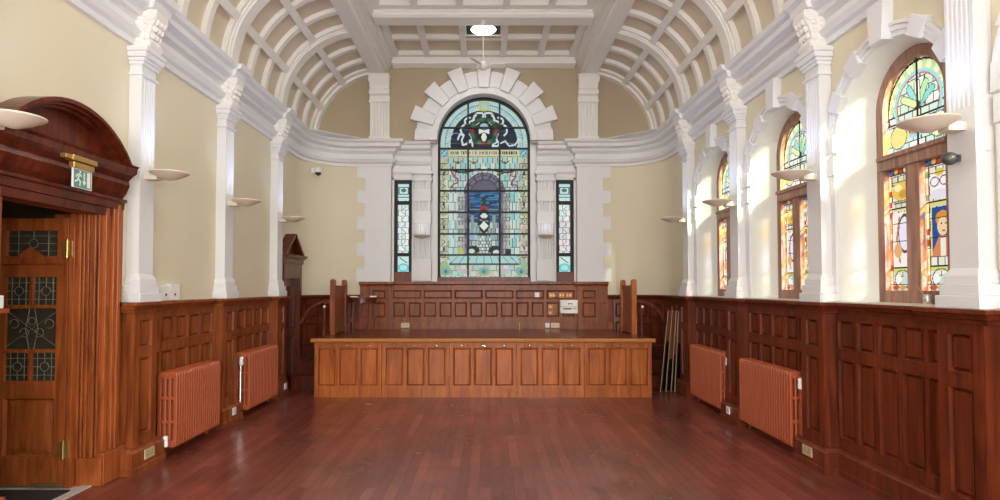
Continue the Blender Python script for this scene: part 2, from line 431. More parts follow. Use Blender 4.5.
def side_dado(sx, T, name_no, start, end, matn, doors=()):
    root = thing('trim_%d' % name_no, (sx*W, start, 0), kind='structure')
    mb = MB()
    spans = pier_spans(sx); marks = []
    cur = start
    for a, b in spans:
        if b < start or a > end: continue
        if a > cur: marks.append((cur, a, False))
        marks.append((max(a, start), min(b, end), True)); cur = b
    if cur < end: marks.append((cur, end, False))
    blocks = []
    for a, b, pier in marks:
        segs = [(a, b)]
        for d0, d1 in doors:
            segs = [q for s in segs for q in ((s[0], min(s[1], d0)), (max(s[0], d1), s[1])) if q[1]-q[0] > .04]
        for s0, s1 in segs: blocks.append((s0, s1, pier))
    body = MB()
    for a, b, pier in blocks:
        if pier:
            w0 = .12
            body.add([T(a, 0, 0), T(a, w0, 0), T(b, w0, 0), T(b, 0, 0), T(a, 0, 1.37), T(a, w0, 1.37), T(b, w0, 1.37), T(b, 0, 1.37)],
                     [(0, 1, 5, 4), (1, 2, 6, 5), (2, 3, 7, 6), (4, 5, 6, 7)])
            u0, u1 = a+.09, b-.09
            panelrun(body, T, a, b, .215, 1.37, [(u0, u1, *ZUP), (u0, u1, *ZLO)] if u1-u0 > .08 else [], w0, .03)
        else:
            n = max(1, round((b-a)/.27)); pw = (b-a)/n
            ps = []
            for i in range(n):
                for z in (ZUP, ZLO): ps.append((a+i*pw+.028, a+(i+1)*pw-.028, *z))
            panelrun(body, T, a, b, .215, 1.37, ps, .0, .035)
    body.build('panelling', matn, root)
    # ledge and skirting, split at doors
    lims = []; c0 = start
    for d0, d1 in sorted(doors): lims.append((c0, d0)); c0 = d1
    lims.append((c0, end))
    lm, sm = MB(), MB()
    for l0, l1 in lims:
        if l1-l0 < .02: continue
        path = [(sx*W, l0)]; on = False
        for a, b in spans:
            if b <= l0 or a >= l1: continue
            if a > l0: path += [(sx*W, a), (sx*(W-.12), a)]
            else: path = [(sx*(W-.12), l0)]
            if b < l1: path += [(sx*(W-.12), b), (sx*W, b)]
            else: path += [(sx*(W-.12), l1)]
        if path[-1][1] < l1: path.append((sx*W, l1))
        sg = 1 if sx < 0 else -1
        sweep(lm, path, LEDGE, sg); sweep(sm, path, SKIRT, sg)
    lm.build('ledge', matn, root); sm.build('skirting', matn, root)
    return root
FD = (9.10, 9.95)
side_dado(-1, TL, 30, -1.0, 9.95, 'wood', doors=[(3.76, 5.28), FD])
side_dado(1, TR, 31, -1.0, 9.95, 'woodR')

# curved corner panelling and the tall panelling behind the stage
for sx, no in ((-1, 32), (1, 33)):
    root = thing('trim_%d' % no, (sx*2.8, 10.4, 0), kind='structure')
    pts = corner(sx, .8, 4)+[(sx*2.19, YB)]
    mb = MB()
    for p, q in zip(pts[:-1], pts[1:]):
        P, Q = Vector((p[0], p[1])), Vector((q[0], q[1])); L_ = (Q-P).length; d = (Q-P)/L_; n = Vector((d.y, -d.x))*(1 if sx < 0 else -1)
        T = lambda u, w, z, P=P, d=d, n=n: (P.x+d.x*u+n.x*w, P.y+d.y*u+n.y*w, z)
        ps = [(.03, L_-.03, *ZUP), (.03, L_-.03, *ZLO)] if L_ > .2 else []
        panelrun(mb, T, 0, L_, .0, 1.37, ps, .0, .035)
    mb.build('panelling', 'woodR', root)
    lm = MB(); sweep(lm, corner(sx, .8, 12)+[(sx*2.19, YB)], LEDGE, 1 if sx < 0 else -1); lm.build('ledge', 'woodR', root)

root = thing('trim_34', (0, YB, .84), kind='structure')
mb = MB()
f = TC
n = 6; pw = 3.30/n; ps = []
for i in range(n):
    a = -1.65+i*pw
    ps.append((a+.022, a+pw-.022, 1.375, 1.53))
    h = pw/2
    for j in (0, 1): ps.append((a+j*h+.028, a+(j+1)*h-.028, 1.05, 1.315))
panelrun(mb, TC, -1.655, 1.655, .96, 1.62, ps, .06, .035)
mb.box(-1.655, 1.655, YR-.115, YR, .83, .96); mb.box(-1.655, 1.655, YR-.125, YR, .94, .965)
for s in (-1, 1):
    T = lambda u, n_, z, s=s: TB(s*u, n_, z)
    panelrun(mb, T, 1.66, 2.19, .96, 1.62, [(1.74, 1.98, 1.375, 1.53), (1.74, 1.98, 1.05, 1.315)], .0, .035)
    panelrun(mb, T, 2.03, 2.20, .961, 1.37, [(2.06, 2.17, 1.05, 1.30)], .01, .035)
    mb.box(s*1.66, s*2.27, YB-.05, YB, .83, .96)
mb.build('panelling', 'wood', root)
lm = MB(); pr = [(0, 1.60), (.04, 1.60), (.05, 1.63), (.085, 1.64), (.085, 1.68), (0, 1.68)]
sweep(lm, [(-2.20, YB), (-1.66, YB), (-1.66, YR-.05), (1.66, YR-.05), (1.66, YB), (2.20, YB)], pr, 1)
lm.build('ledge', 'wood', root)

# ---------------------------------------------------------------- pilasters
def flutes(hw, d, n=5, base=0):
    pts = [(-hw, base), (-hw, d)]; m = hw*.84; p = 2*m/n
    for i in range(n):
        c = -m+p*(i+.5); r = p*.36
        pts += [(c-r, d)]+[(c-r*math.cos(PI*k/5), d-r*1.1*math.sin(PI*k/5)) for k in range(1, 5)]+[(c+r, d)]
    return pts+[(hw, d), (hw, base)]
def console(mb, hw, pr, f):
    mb.prism(pr, -hw, hw, f)
# local: x out of wall, y along the wall
pil = thing('fluted_pilaster', (0, 0, 0))
mb = MB(); z0 = 1.45
for a, b, p, h in ((1.45, 1.53, .165, .175), (1.53, 1.60, .15, .155), (1.60, 1.655, .135, .135)):
    mb.box(0, p, -h, h, a, b)
mb.loft([[(0, -.135, 1.65), (.135, -.135, 1.65), (.135, .135, 1.65), (0, .135, 1.65)], [(0, -.11, 1.70), (.11, -.11, 1.70), (.11, .11, 1.70), (0, .11, 1.70)]], caps=True)
mb.build('base', 'white', pil, bevel=.006, local=True)
mb = MB(); mb.box(0, .11, -.11, .11, 1.69, 2.68)
mb.prism(flutes(.11, .11), 2.68, 3.44, lambda a, b, h: (b, a, h))
mb.box(0, .11, -.11, .11, 3.44, 3.52)
mb.build('shaft', 'white', pil, local=True)
mb = MB()
mb.box(0, .13, -.13, .13, 3.455, 3.475)
for a, b, e in ((3.55, 3.58, .02), (3.58, 3.61, .035), (3.61, 3.66, .055), (3.66, 3.70, .07)):
    mb.box(0, .11+e, -.11-e*.7, .11+e*.7, a, b)
mb.box(0, .11, -.11, .11, 3.52, 3.56)
mb.build('capital', 'white', pil, bevel=.004, local=True)
mb = MB()
S = [(0, 3.70), (.155, 3.70), (.175, 3.72), (.18, 3.76), (.155, 3.79), (.16, 3.84), (.18, 3.90), (.21, 3.95), (.225, 4.0), (.22, 4.05), (0, 4.06)]
mb.prism(S, -.095, .095, lambda a, b, h: (a, h, b))
for sy in (-1, 1):
    mb.lathe([(.05, -.012), (.05, .012)], (.17, sy*.095, 4.0), 14, 'y'); mb.lathe([(.03, -.012), (.03, .012)], (.145, sy*.095, 3.745), 12, 'y')
for zz in (3.77, 3.83, 3.89, 3.95):
    for sy in (-.05, 0, .05):
        mb.ball((.152+(zz-3.77)*.3, sy, zz), .024, (1, 1, 1.3), 6)
for sy in (-1, 1):
    for zz in (3.78, 3.85, 3.92, 3.98): [mb.ball((q, sy*.095, zz+.02*(q > .1)), .026, (1.1, .6, 1), 6) for q in (.06, .13)]
mb.build('scroll_bracket', 'ceilw', pil, smooth=True, local=True)
ORD = {3.85: 'nearest', 5.51: 'second', 7.24: 'third', 8.97: 'farthest'}
first = True
plab = {(-1, 3.85): 'white pilaster cropped by the left photo edge, near side of the wooden door',
        (-1, 5.51): 'white fluted pilaster just past the wooden door with arched pediment',
        (-1, 7.24): 'white fluted pilaster on the left wall above the gap between two radiators',
        (-1, 8.97): 'farthest white pilaster on the left wall, beside the small pointed doorcase',
        (1, 3.85): 'large white fluted pilaster at far right with a black sensor on its side',
        (1, 5.51): 'white fluted pilaster between the nearest and middle arched side windows',
        (1, 7.24): 'white fluted pilaster between the middle and farthest arched side windows',
        (1, 8.97): 'farthest white pilaster on the right wall, next to the rounded back corner'}
for y in PIL[1:]:
    for sx in (-1, 1):
        l = plab[(sx, y)]; loc = (sx*(W-.0015), PS[sx][PIL.index(y)], 0); rz = 0 if sx < 0 else PI
        if first: pil.location = loc; tag(pil, l, 'pilaster', 'pilasters along the side walls'); first = False
        else: copy_tree(pil, loc, rz, l, 'pilasters along the side walls')['category'] = 'pilaster'

# wall uplighters
lamp = thing('wall_uplighter', (0, 0, 0))
mb = MB()
prof = [(.001, -.064), (.03, -.06), (.09, -.038), (.155, -.006), (.165, .002), (.165, .01), (.158, .01), (.14, 0), (.10, -.02), (.04, -.04), (.001, -.042)]
mb.lathe(prof, (.31, 0, 2.60), 32); mb.build('dish', 'dish', lamp, smooth=True, local=True)
mb = MB(); mb.box(.11, .22, -.045, .045, 2.54, 2.595); mb.build('bracket', 'dish', lamp, bevel=.004, local=True)
mb = MB(); mb.lathe([(.03, 0), (.03, .02)], (.31, 0, 2.557), 12); mb.build('bulb', 'lampglow', lamp, local=True)
llab = {(-1, 3.85): 'cream dish wall light cropped at the left edge, over the wooden door',
        (-1, 5.51): 'cream dish wall light on the left pilaster just past the door',
        (-1, 7.24): 'cream dish wall light on the middle left pilaster between the radiators',
        (-1, 8.97): 'small cream dish wall light on the farthest left pilaster',
        (1, 3.85): 'largest right-hand dish wall light, in front of the nearest arched window',
        (1, 5.51): 'cream dish wall light in front of the middle arched window',
        (1, 7.24): 'cream dish wall light in front of the farthest arched window',
        (1, 8.97): 'small cream dish wall light on the farthest right pilaster'}
first = True
for y in PIL[1:]:
    for sx in (-1, 1):
        yl = PS[sx][PIL.index(y)] if sx > 0 or y > 4 else 3.76
        loc = (sx*W, yl, 0); rz = 0 if sx < 0 else PI; l = llab[(sx, y)]
        if first: lamp.location = loc; tag(lamp, l, 'wall light', 'dish uplighters on the pilasters'); first = False
        else: copy_tree(lamp, loc, rz, l, 'dish uplighters on the pilasters')['category'] = 'wall light'
        ld = bpy.data.lights.new('uplight', 'SPOT'); ld.energy = 11; ld.spot_size = math.radians(125); ld.spot_blend = .8; ld.color = (.52, .64, 1); ld.shadow_soft_size = .12
        lo = bpy.data.objects.new('uplight', ld); COL.objects.link(lo); lo.location = (sx*(W-.31), yl, 2.62); lo.rotation_euler = (PI, 0, 0)

# fluted brackets on the back wall under the long beams
br = thing('bracketed_pilaster', (0, 0, 0))
mb = MB(); mb.prism(flutes(.17, .10, 5), 4.19, 4.86, lambda a, b, h: (a, -b, h)); mb.box(-.185, .185, 0, -.12, 4.19, 4.25); mb.build('shaft', 'ceilw', br, local=True)
mb = MB(); mb.box(-.185, .185, 0, -.125, 4.86, 4.90); mb.box(-.175, .175, 0, -.11, 4.90, 4.98)
S = [(0, 4.98), (.12, 4.98), (.15, 5.0), (.16, 5.06), (.14, 5.10), (.16, 5.16), (.22, 5.22), (.24, 5.27), (.22, 5.32), (0, 5.33)]
mb.prism(S, -.17, .17, lambda a, b, h: (h, -a, b))
for s in (-1, 1): mb.lathe([(.05, -.015), (.05, .015)], (s*.17, -.18, 5.26), 14, 'x'); mb.lathe([(.03, -.012), (.03, .012)], (s*.17, -.12, 5.04), 12, 'x')
mb.box(-.19, .19, 0, -.23, 5.31, 5.335)
mb.build('scroll_capital', 'ceilw', br, smooth=True, local=True)
br.location = (-1.85, YB-.002, 0); tag(br, 'short fluted bracket pilaster left of the great window, under the left ceiling beam', 'pilaster', 'bracket pilasters under the beams')
copy_tree(br, (1.85, YB-.002, 0), 0, 'short fluted bracket pilaster right of the great window, under the right ceiling beam')

# ---------------------------------------------------------------- stained glass painting
class Cv:
    def __init__(s, w, h, k, bg=(200, 215, 208)):
        s.k = k; s.W, s.H = int(w*k), int(h*k); s.a = np.zeros((s.H, s.W, 3)); s.a[:] = bg
        yy, xx = np.mgrid[0:s.H, 0:s.W]; s.x = (xx+.5)/k; s.y = (yy+.5)/k
    def m(s, mask, c): s.a[mask] = c
    def rect(s, x0, y0, x1, y1, c): s.m((s.x >= x0) & (s.x < x1) & (s.y >= y0) & (s.y < y1), c)
    def ell(s, cx, cy, rx, ry, c): s.m(((s.x-cx)/rx)**2+((s.y-cy)/ry)**2 <= 1, c)
    def ring(s, cx, cy, r0, r1, c, ysc=1, cond=None):
        d = np.hypot(s.x-cx, (s.y-cy)/ysc); m = (d >= r0) & (d <= r1)
        if cond is not None: m &= cond
        s.m(m, c)
    def line(s, pts, t, c):
        for (x0, y0), (x1, y1) in zip(pts[:-1], pts[1:]):
            dx, dy = x1-x0, y1-y0; L2 = dx*dx+dy*dy+1e-9
            tt = np.clip(((s.x-x0)*dx+(s.y-y0)*dy)/L2, 0, 1)
            s.m(np.hypot(s.x-x0-tt*dx, s.y-y0-tt*dy) <= t/2, c)
    def blocks(s, x0, y0, x1, y1, bw, bh, cols, lead=(70, 80, 80), lt=.4, seed=1):
        rnd = random.Random(seed); y = y0; row = 0
        while y < y1-.2:
            x = x0-(bw/2 if row % 2 else 0)
            while x < x1-.2:
                s.rect(max(x, x0), y, min(x+bw, x1), min(y+bh, y1), rnd.choice(cols))
                if x > x0: s.rect(x, y, x+lt, min(y+bh, y1), lead)
                x += bw
            s.rect(x0, y, x1, y+lt, lead); y += bh; row += 1

def glass_mesh(cv, name, parent, f, mask=None, local=False):
    """f(px,py)->3D with px,py in canvas units"""
    H, Wd = cv.H, cv.W; k = cv.k
    gx, gy = np.meshgrid(np.arange(Wd+1)/k, np.arange(H+1)/k)
    verts = [f(x, y) for x, y in zip(gx.ravel(), gy.ravel())]
    faces = []; cols = []
    lin = np.where(cv.a/255 <= .04045, cv.a/255/12.92, ((np.clip(cv.a, 0, 255)/255+.055)/1.055)**2.4)
    for j in range(H):
        for i in range(Wd):
            if mask is not None and not mask(cv.x[j, i], cv.y[j, i]): continue
            a = j*(Wd+1)+i; faces.append((a, a+1, a+Wd+2, a+Wd+1)); cols.append(lin[j, i])
    me = bpy.data.meshes.new(name); me.from_pydata(verts, [], faces)
    at = me.color_attributes.new('Col', 'FLOAT_COLOR', 'CORNER')
    c = np.ones((len(faces), 4, 4)); c[:, :, :3] = np.array(cols)[:, None, :]
    at.data.foreach_set('color', c.ravel())
    me.materials.append(M['glass']); o = bpy.data.objects.new(name, me); COL.objects.link(o)
    o.parent = parent
    if not local: o.matrix_parent_inverse = Matrix.Translation(-parent.location)
    return o

PAL = [(196, 222, 214), (212, 224, 210), (186, 216, 214), (222, 226, 212), (200, 208, 204), (178, 212, 206)]
CRM = [(214, 212, 180), (204, 210, 184), (222, 222, 204), (196, 200, 178)]
def paint_great():
    c = Cv(93, 181, 1.6, (206, 222, 216)); A = c
    LD = (60, 72, 74)
    c.blocks(0, 0, 93, 181, 5, 6, PAL, (96, 112, 112), .4, 3)
    # arch border
    cx, cy = 46.5, 46.5
    d = np.hypot(c.x-cx, c.y-cy); up = c.y < 51.5
    ang = np.degrees(np.arctan2(cy-c.y, c.x-cx))
    c.m(up & (d > 33), (196, 222, 226)); c.m(up & (d > 33) & ((ang.astype(int) // 7) % 2 == 0), (206, 226, 214))
    c.m(up & (d > 36) & (d < 40) & ((ang*1.7).astype(int) % 5 == 0), (150, 176, 178))
    c.m(up & (np.abs(d-39.5) < .45), (150, 176, 176)); c.m(up & (np.abs(d-33.4) < .5), (40, 50, 60))
    c.rect(41, 4, 52, 13, (218, 206, 128)); c.rect(43.5, 5, 49.5, 11.5, (176, 220, 226))
    # dark blue lunette
    lun = (c.y < 51.5) & (c.y > 14.5) & (d <= 33)
    c.m(lun, (20, 44, 74))
    rnd = random.Random(5)
    for i in range(60):
        x0 = rnd.uniform(8, 80); y0 = rnd.uniform(22, 50); w = rnd.uniform(5, 14)
        c.m(lun & (c.x > x0) & (c.x < x0+w) & (c.y > y0) & (c.y < y0+1.6), rnd.choice([(20, 60, 104), (14, 34, 60), (28, 88, 132), (10, 22, 40), (40, 110, 150)]))
    c.m(lun & (np.abs(c.x-46.5) < 14) & (c.y < 32) & (c.y > 16), (16, 22, 40))
    # white ribbon
    Rb = (226, 236, 232)
    def curl(cx_, cy_, r, a0, a1, t=1.9, sy=1):
        pts = [(cx_+r*math.cos(math.radians(a)), cy_-sy*r*math.sin(math.radians(a))) for a in np.linspace(a0, a1, 14)]; c.line(pts, t+1, (20, 26, 40)); c.line(pts, t, Rb)
    for s in (-1, 1):
        X = lambda x: cx+s*(x-cx)
        def cl(x, y, r, a0, a1, sy=1):
            if s < 0: curl(X(x), y, r, 180-a0, 180-a1, sy=sy)
            else: curl(x, y, r, a0, a1, sy=sy)
        cl(51, 21, 6, 200, 20, 1); cl(52, 22, 5, 60, -120); cl(57, 29, 6, 170, 20); cl(61, 24, 5, 90, -30, .8); cl(64, 33, 6, 60, -60)
        cl(64, 41, 5, 130, 260)
    c.line([(20, 42), (22, 37), (26, 38), (24, 43), (25, 48), (29, 47), (31, 43), (34, 45), (35, 49)], 1.8, Rb)
    c.line([(64, 46), (68, 44), (72, 49), (78, 48), (82, 42)], 1.5, Rb); c.line([(55, 48), (60, 45), (63, 46), (60, 49), (55, 49)], 1.6, Rb)
    c.line([(14, 36), (20, 36)], 1, (150, 180, 200)); c.ell(82, 37, 1.6, 1, (190, 210, 214)); c.ell(13.5, 37, 1.4, 1, (190, 210, 214))
    # wreath
    for k in range(22):
        a = 2*PI*k/22; col = [(70, 116, 84), (96, 140, 104), (52, 92, 66)][k % 3]
        c.ell(cx+12.5*math.cos(a), 34+12.5*math.sin(a)*.98, 2.4, 2.2, col)
    c.ell(cx, 34, 9.6, 9.6, (18, 26, 48))
    for x, y in ((34.5, 34), (59, 34), (46.5, 46.5)): c.ell(x, y, 2.1, 1.6, (196, 36, 48))
    c.ell(cx, 29, 4, 3.2, (176, 208, 216)); c.m((np.abs(c.x-cx) < 5.5) & (np.abs(c.y-34) < np.abs(c.x-cx)*.35+.9), (238, 240, 226)); c.ell(cx, 40, 2.6, 4.2, (240, 242, 230))
    # inscription band
    c.rect(2, 52.5, 91, 60.5, (206, 208, 158)); c.rect(11, 53.3, 82, 58.5, (222, 220, 196))
    c.rect(3, 53, 10, 60, (120, 180, 210)); c.rect(83, 53, 90, 60, (120, 180, 210))
    for x0 in (3, 83): c.line([(x0+1, 54), (x0+6, 59)], .8, (210, 226, 220)); c.line([(x0+6, 54), (x0+1, 59)], .8, (210, 226, 220))
    F = {'G': '01110,10000,10011,10001,01110', 'L': '10000,10000,10000,10000,11111', 'O': '01110,10001,10001,10001,01110', 'R': '11110,10001,11110,10010,10001', 'Y': '10001,01010,00100,00100,00100', 'T': '11111,00100,00100,00100,00100',
         'D': '11110,10001,10001,10001,11110', 'I': '01110,00100,00100,00100,01110', 'N': '10001,11001,10101,10011,10001', 'H': '10001,10001,11111,10001,10001', 'E': '11111,10000,11110,10000,11111', 'S': '01111,10000,01110,00001,11110', 'A': '01110,10001,11111,10001,10001', ' ': '0,0,0,0,0'}
    # letters are too small in the photograph to be read; short dark letter strokes as they appear
    rr = random.Random(12); x = 12.5
    while x < 80:
        if rr.random() < .84:
            w = rr.choice([1.2, 1.6, 2.0]); c.rect(x, 54.3, x+.7, 57.8, (60, 62, 58))
            if rr.random() < .7: c.rect(x+w-.6, 54.3, x+w, 57.8, (60, 62, 58))
            yb = rr.choice([54.3, 55.7, 57.2]); c.rect(x, yb, x+w, yb+.6, (60, 62, 58)); x += w+.7
        else: x += 1.6
    for x in range(12, 82, 2): c.rect(x, 59.3, x+1, 60.2, (150, 140, 60))
    # swags
    for x in (20, 36, 68):
        c.line([(x-4, 64), (x, 67), (x+4, 64)], 1.3, (150, 150, 96)); c.ell(x, 65.5, 1.4, 1.2, (120, 116, 70))
    c.line([(14, 73), (22, 75.5), (32, 74.5), (42, 72)], 1.9, (54, 66, 52)); c.line([(79, 73), (71, 75.5), (61, 74.5), (51, 72)], 1.9, (54, 66, 52))
    c.ell(46.5, 71.5, 2.6, 2.2, (226, 236, 230)); c.line([(24, 75), (30, 77)], 1.2, (88, 104, 74)); c.line([(60, 78), (66, 76)], 1.6, (96, 118, 90))
    # red ribbons
    Rd = (172, 52, 76)
    c.line([(15, 70), (13.5, 75), (16, 80), (20, 82), (20, 86), (16, 87)], 1.3, Rd); c.line([(16, 80), (18, 76), (16, 72)], 1, Rd); c.line([(16, 87), (13, 90), (17, 93)], 1.2, Rd)
    c.line([(74, 72), (74, 79), (79, 80), (79, 73)], 1.2, Rd); c.line([(79, 80), (75, 84), (74, 88), (80, 88), (81, 93), (78, 94)], 1.3, Rd)
    # side borders
    for x0 in (2, 83):
        c.blocks(x0, 61, x0+8, 178, 4, 5.5, CRM, (128, 128, 104), .4, 8+int(x0))
        for y in range(66, 160, 7): c.line([(x0+3, y), (x0+5, y+2), (x0+3, y+4)], .8, (122, 118, 88))
        for y in (75, 105, 128, 150): c.rect(x0+3, y, x0+5, y+4, (62, 58, 52))
        for y in (113, 164): c.ell(x0+4, y+3, 4, 3, (196, 198, 130)); c.ell(x0+4, y+3, 2.4, 1.8, (150, 206, 214))
    for y in (132, 145, 156): c.ell(87, y, 2, 4, (216, 190, 186))
    # pillars
    for x0 in (11, 73): c.blocks(x0, 96, x0+8, 158, 4, 9, [(186, 224, 218), (214, 228, 222), (160, 214, 210), (222, 228, 222)], (84, 100, 100), .4, x0)
    for x0 in (20, 66): c.blocks(x0, 96, x0+7, 160, 3, 4, [(188, 190, 184), (170, 176, 176), (204, 206, 190)], (104, 108, 108), .4, x0)
    # arch of purple-grey stones
    ar = (c.y < 96) & (c.y > 74)
    dd = np.hypot(c.x-47, (c.y-97)*.98)
    c.m((dd < 21) & (c.y < 97), (128, 122, 142)); a2 = np.degrees(np.arctan2(97-c.y, c.x-47))
    c.m((dd < 21) & (c.y < 97) & (dd > 14) & ((a2 // 13).astype(int) % 2 == 0), (150, 146, 160))
    c.m((dd < 21) & (c.y < 97) & ((np.abs(dd-14) < .5) | (np.abs(dd-18) < .3) | (np.abs(dd-21) < .7) | (np.abs((a2 % 13)-6) < .9)), (48, 46, 62))
    for x0 in (28, 61): c.blocks(x0-1, 96, x0+5, 160, 3, 5, [(130, 124, 146), (150, 150, 160), (108, 108, 130)], (50, 48, 64), .5, x0)
    # sky seen through the arch
    c.rect(32, 95, 61, 125, (40, 104, 148)); rr = random.Random(4)
    for y in np.arange(95, 124, 1.7):
        x = 32
        while x < 61:
            w = rr.uniform(4, 12); c.rect(x, y, min(x+w, 61), y+1.4, rr.choice([(34, 126, 178), (22, 76, 126), (70, 156, 190), (30, 98, 150), (96, 150, 170), (18, 50, 92)])); x += w
    c.rect(32, 112, 61, 113, (120, 160, 160))
    c.m(dd < 0, 0)
    c.blocks(32, 125, 61, 168, 4, 6, [(190, 206, 204), (214, 222, 214), (160, 196, 200), (176, 184, 180)], (70, 84, 84), .5, 6)
    for x0 in (33, 55): c.rect(x0, 118, x0+3, 136, (160, 176, 176)); c.line([(x0, 118), (x0+3, 118)], .8, (60, 70, 80))
    # finial figure
    c.m((np.abs(c.x-46.5) < (c.y-102)*.42) & (c.y > 102) & (c.y < 113), (44, 70, 46)); c.rect(44, 100, 49, 105, (52, 74, 52)); c.ell(46.5, 103, 2.4, 4, (50, 76, 50))
    c.ell(46.5, 111.5, 4.2, 2.2, (196, 48, 62))
    c.ell(46.5, 124, 6, 12, (24, 26, 32)); c.m(np.abs(c.x-46.5)/4.2+np.abs(c.y-119)/4 < 1, (232, 236, 232)); c.m(np.abs(c.x-46.5)/4.6+np.abs(c.y-129)/5 < 1, (236, 240, 236)); c.line([(42, 123), (51, 124.5)], .8, (190, 200, 200)); c.m(np.abs(c.x-46.5)/4+np.abs(c.y-122.5)/1.6 < 1, (70, 60, 60))
    c.rect(45, 134, 48, 138, (36, 52, 44)); c.blocks(40, 138, 53, 156, 3, 3, [(206, 218, 212), (180, 196, 196), (226, 230, 224)], (60, 66, 70), .5, 9)
    c.line([(39, 137), (54, 137)], 1, (90, 90, 90))
    # dark foliage and steps
    c.ell(36, 153, 6, 4, (24, 28, 28)); c.ell(57, 153, 6, 4, (24, 28, 28)); c.ell(34, 154, 3.2, 2.2, (216, 230, 224)); c.ell(59, 155, 3.4, 2.2, (222, 232, 228)); c.ell(38, 157, 3, 1.4, (110, 140, 112)); c.ell(62, 147, .9, 6, (40, 40, 44)); c.ell(31, 150, .9, 5, (60, 64, 60))
    c.rect(29, 156.5, 64, 159.5, (96, 76, 84)); c.ell(23, 154, 2.5, 4, (212, 208, 110)); c.rect(68, 152, 74, 159, (50, 44, 66))
    poly = (c.y > 159) & (c.y < 167) & (c.x > 12-(c.y-159)*.1) & (c.x < 80+(c.y-159)*.3)
    c.m(poly, (190, 222, 218))
    for i in range(9): c.line([(20+i*6.6, 159.5), (12+i*8.6, 167)], .5, (80, 96, 96))
    c.rect(11, 166.5, 82, 167.5, (60, 72, 74)); c.blocks(11, 167.6, 82, 179, 6, 5.5, PAL+CRM, (140, 150, 150), .4, 31)
    for x in (8, 46.5, 84): c.ell(x, 174, 6, 4.5, (190, 196, 132)); c.ell(x, 174, 4, 3, (130, 196, 206)); c.m(np.abs(c.x-x)/2+np.abs(c.y-174.5)/2.4 < 1, (80, 150, 180))
    for x in (26, 66): c.ell(x, 174, 7, 3, (206, 210, 200)); c.ell(x, 174, 4, 1.6, (214, 200, 206))
    c.a = 255*(c.a/255)**1.35*.9
    return c
cv = paint_great()
win = thing('window_1', (0, YR, 1.74), kind='structure')
PX = 2*RW/93
PY = (WCZ-1.745)/134.5
def gz(py): return WCZ+RW-py*PX if py < 46.5 else WCZ-(py-46.5)*PY
def fg(px, py): return (-RW+px*PX, YR+.03, gz(py))
glass_mesh(cv, 'glass', win, fg, mask=lambda x, y: y > 46.5 or math.hypot(x-46.5, y-46.5) < 46.4)
# bars and frame
mb = MB(TC)
zs = [gz(y-97) for y in (127.5, 148.7, 170, 191, 212.5, 234, 255)]
for z in zs:
    hw = RW if z < WCZ else math.sqrt(RW**2-(z-WCZ)**2)
    mb.box(-hw, hw, -.06, -.005, z-.014, z+.014)
for x in (-RW+30.4*PX, -RW+62.4*PX):
    mb.box(x-.015, x+.015, -.06, .0, 1.75, WCZ+math.sqrt(RW**2-x**2))
mb.build('glazing_bar', 'lead', win)
mb = MB(TC); o = [(RW, 1.73)]+arc(0, WCZ, RW, 0, 180, 40)+[(-RW, 1.73)]; i_ = [(-RW+.03, 1.78)]+arc(0, WCZ, RW-.032, 0, 180, 40)[::-1]+[(RW-.03, 1.78)]
def ringprism(mb, o, i, h0, h1, f):
    n = len(o)
    for j in range(n-1):
        a, b, c_, d = o[j], o[j+1], i[j+1], i[j]
        mb.add([f(*a, h0), f(*b, h0), f(*c_, h0), f(*d, h0), f(*a, h1), f(*b, h1), f(*c_, h1), f(*d, h1)], [(0, 1, 2, 3), (4, 7, 6, 5), (0, 4, 5, 1), (2, 6, 7, 3), (0, 3, 7, 4), (1, 5, 6, 2)])
outer = [(RW, 1.75)]+arc(0, WCZ, RW, 0, 180, 40)+[(-RW, 1.75)]
inner = [(RW-.042, 1.75)]+arc(0, WCZ, RW-.042, 0, 180, 40)+[(-RW+.042, 1.75)]
ringprism(mb, outer, inner, -.06, .02, lambda a, b, h: (a, h, b)); mb.build('frame', 'lead', win)
mb = MB(TC); mb.box(-RW, RW, -.06, .10, 1.66, 1.765); mb.build('sill', 'woodR', win)
# masonry reveal and voussoirs
mb = MB(TC)
ro = arc(0, WCZ, RW, 0, 180, 48)
ringprism(mb, [(a, b) for a, b in arc(0, WCZ, .97, 0, 180, 48)], ro, -.0, .24, lambda a, b, h: (a, h, b))
mb.box(-.92, -RW, 0, .07, 1.68, 4.16); mb.box(RW, .92, 0, .07, 1.68, 4.16)
mb.build('arch_moulding', 'white', win, smooth=True)
def wedge(mb, a, da, r0, r1, h0, h1, f, cx=0, cz=WCZ):
    A0, A1 = a-da, a+da; p = arc(cx, cz, r1, A0, A1, 4)+arc(cx, cz, r0, A1, A0, 4)
    mb.prism(p, h0, h1, f)
fb = lambda a, b, h: (a, h, b)
mb = MB(TB)
ringprism(mb, arc(0, WCZ, 1.22, 0, 180, 48), arc(0, WCZ, .95, 0, 180, 48), 0, .05, fb)
for i in range(8):
    a = (4.5 if i == 0 else 175.5 if i == 7 else 90+(3.5-i)*23); da = 4.6 if i in (0, 7) else 5.3
    for q in ((a-da*.0, da),): wedge(mb, q[0], q[1], .95, 1.235, .04, .075, fb)
mb.build('recessed_voussoirs', 'white', win, bevel=.006)
mb = MB(TB)
for i in range(7):
    a = 90+(i-3)*23; hw = 5.6
    d = math.radians(a); ca, sa = math.cos(d), math.sin(d)
    pts = [(.93, -.085), (1.35, -.135), (1.35, .135), (.93, .085)]
    mb.prism([(r*ca-t*sa, WCZ+r*sa+t*ca) for r, t in pts], 0, .12, fb)
mb.build('voussoir', 'white', win, bevel=.006)
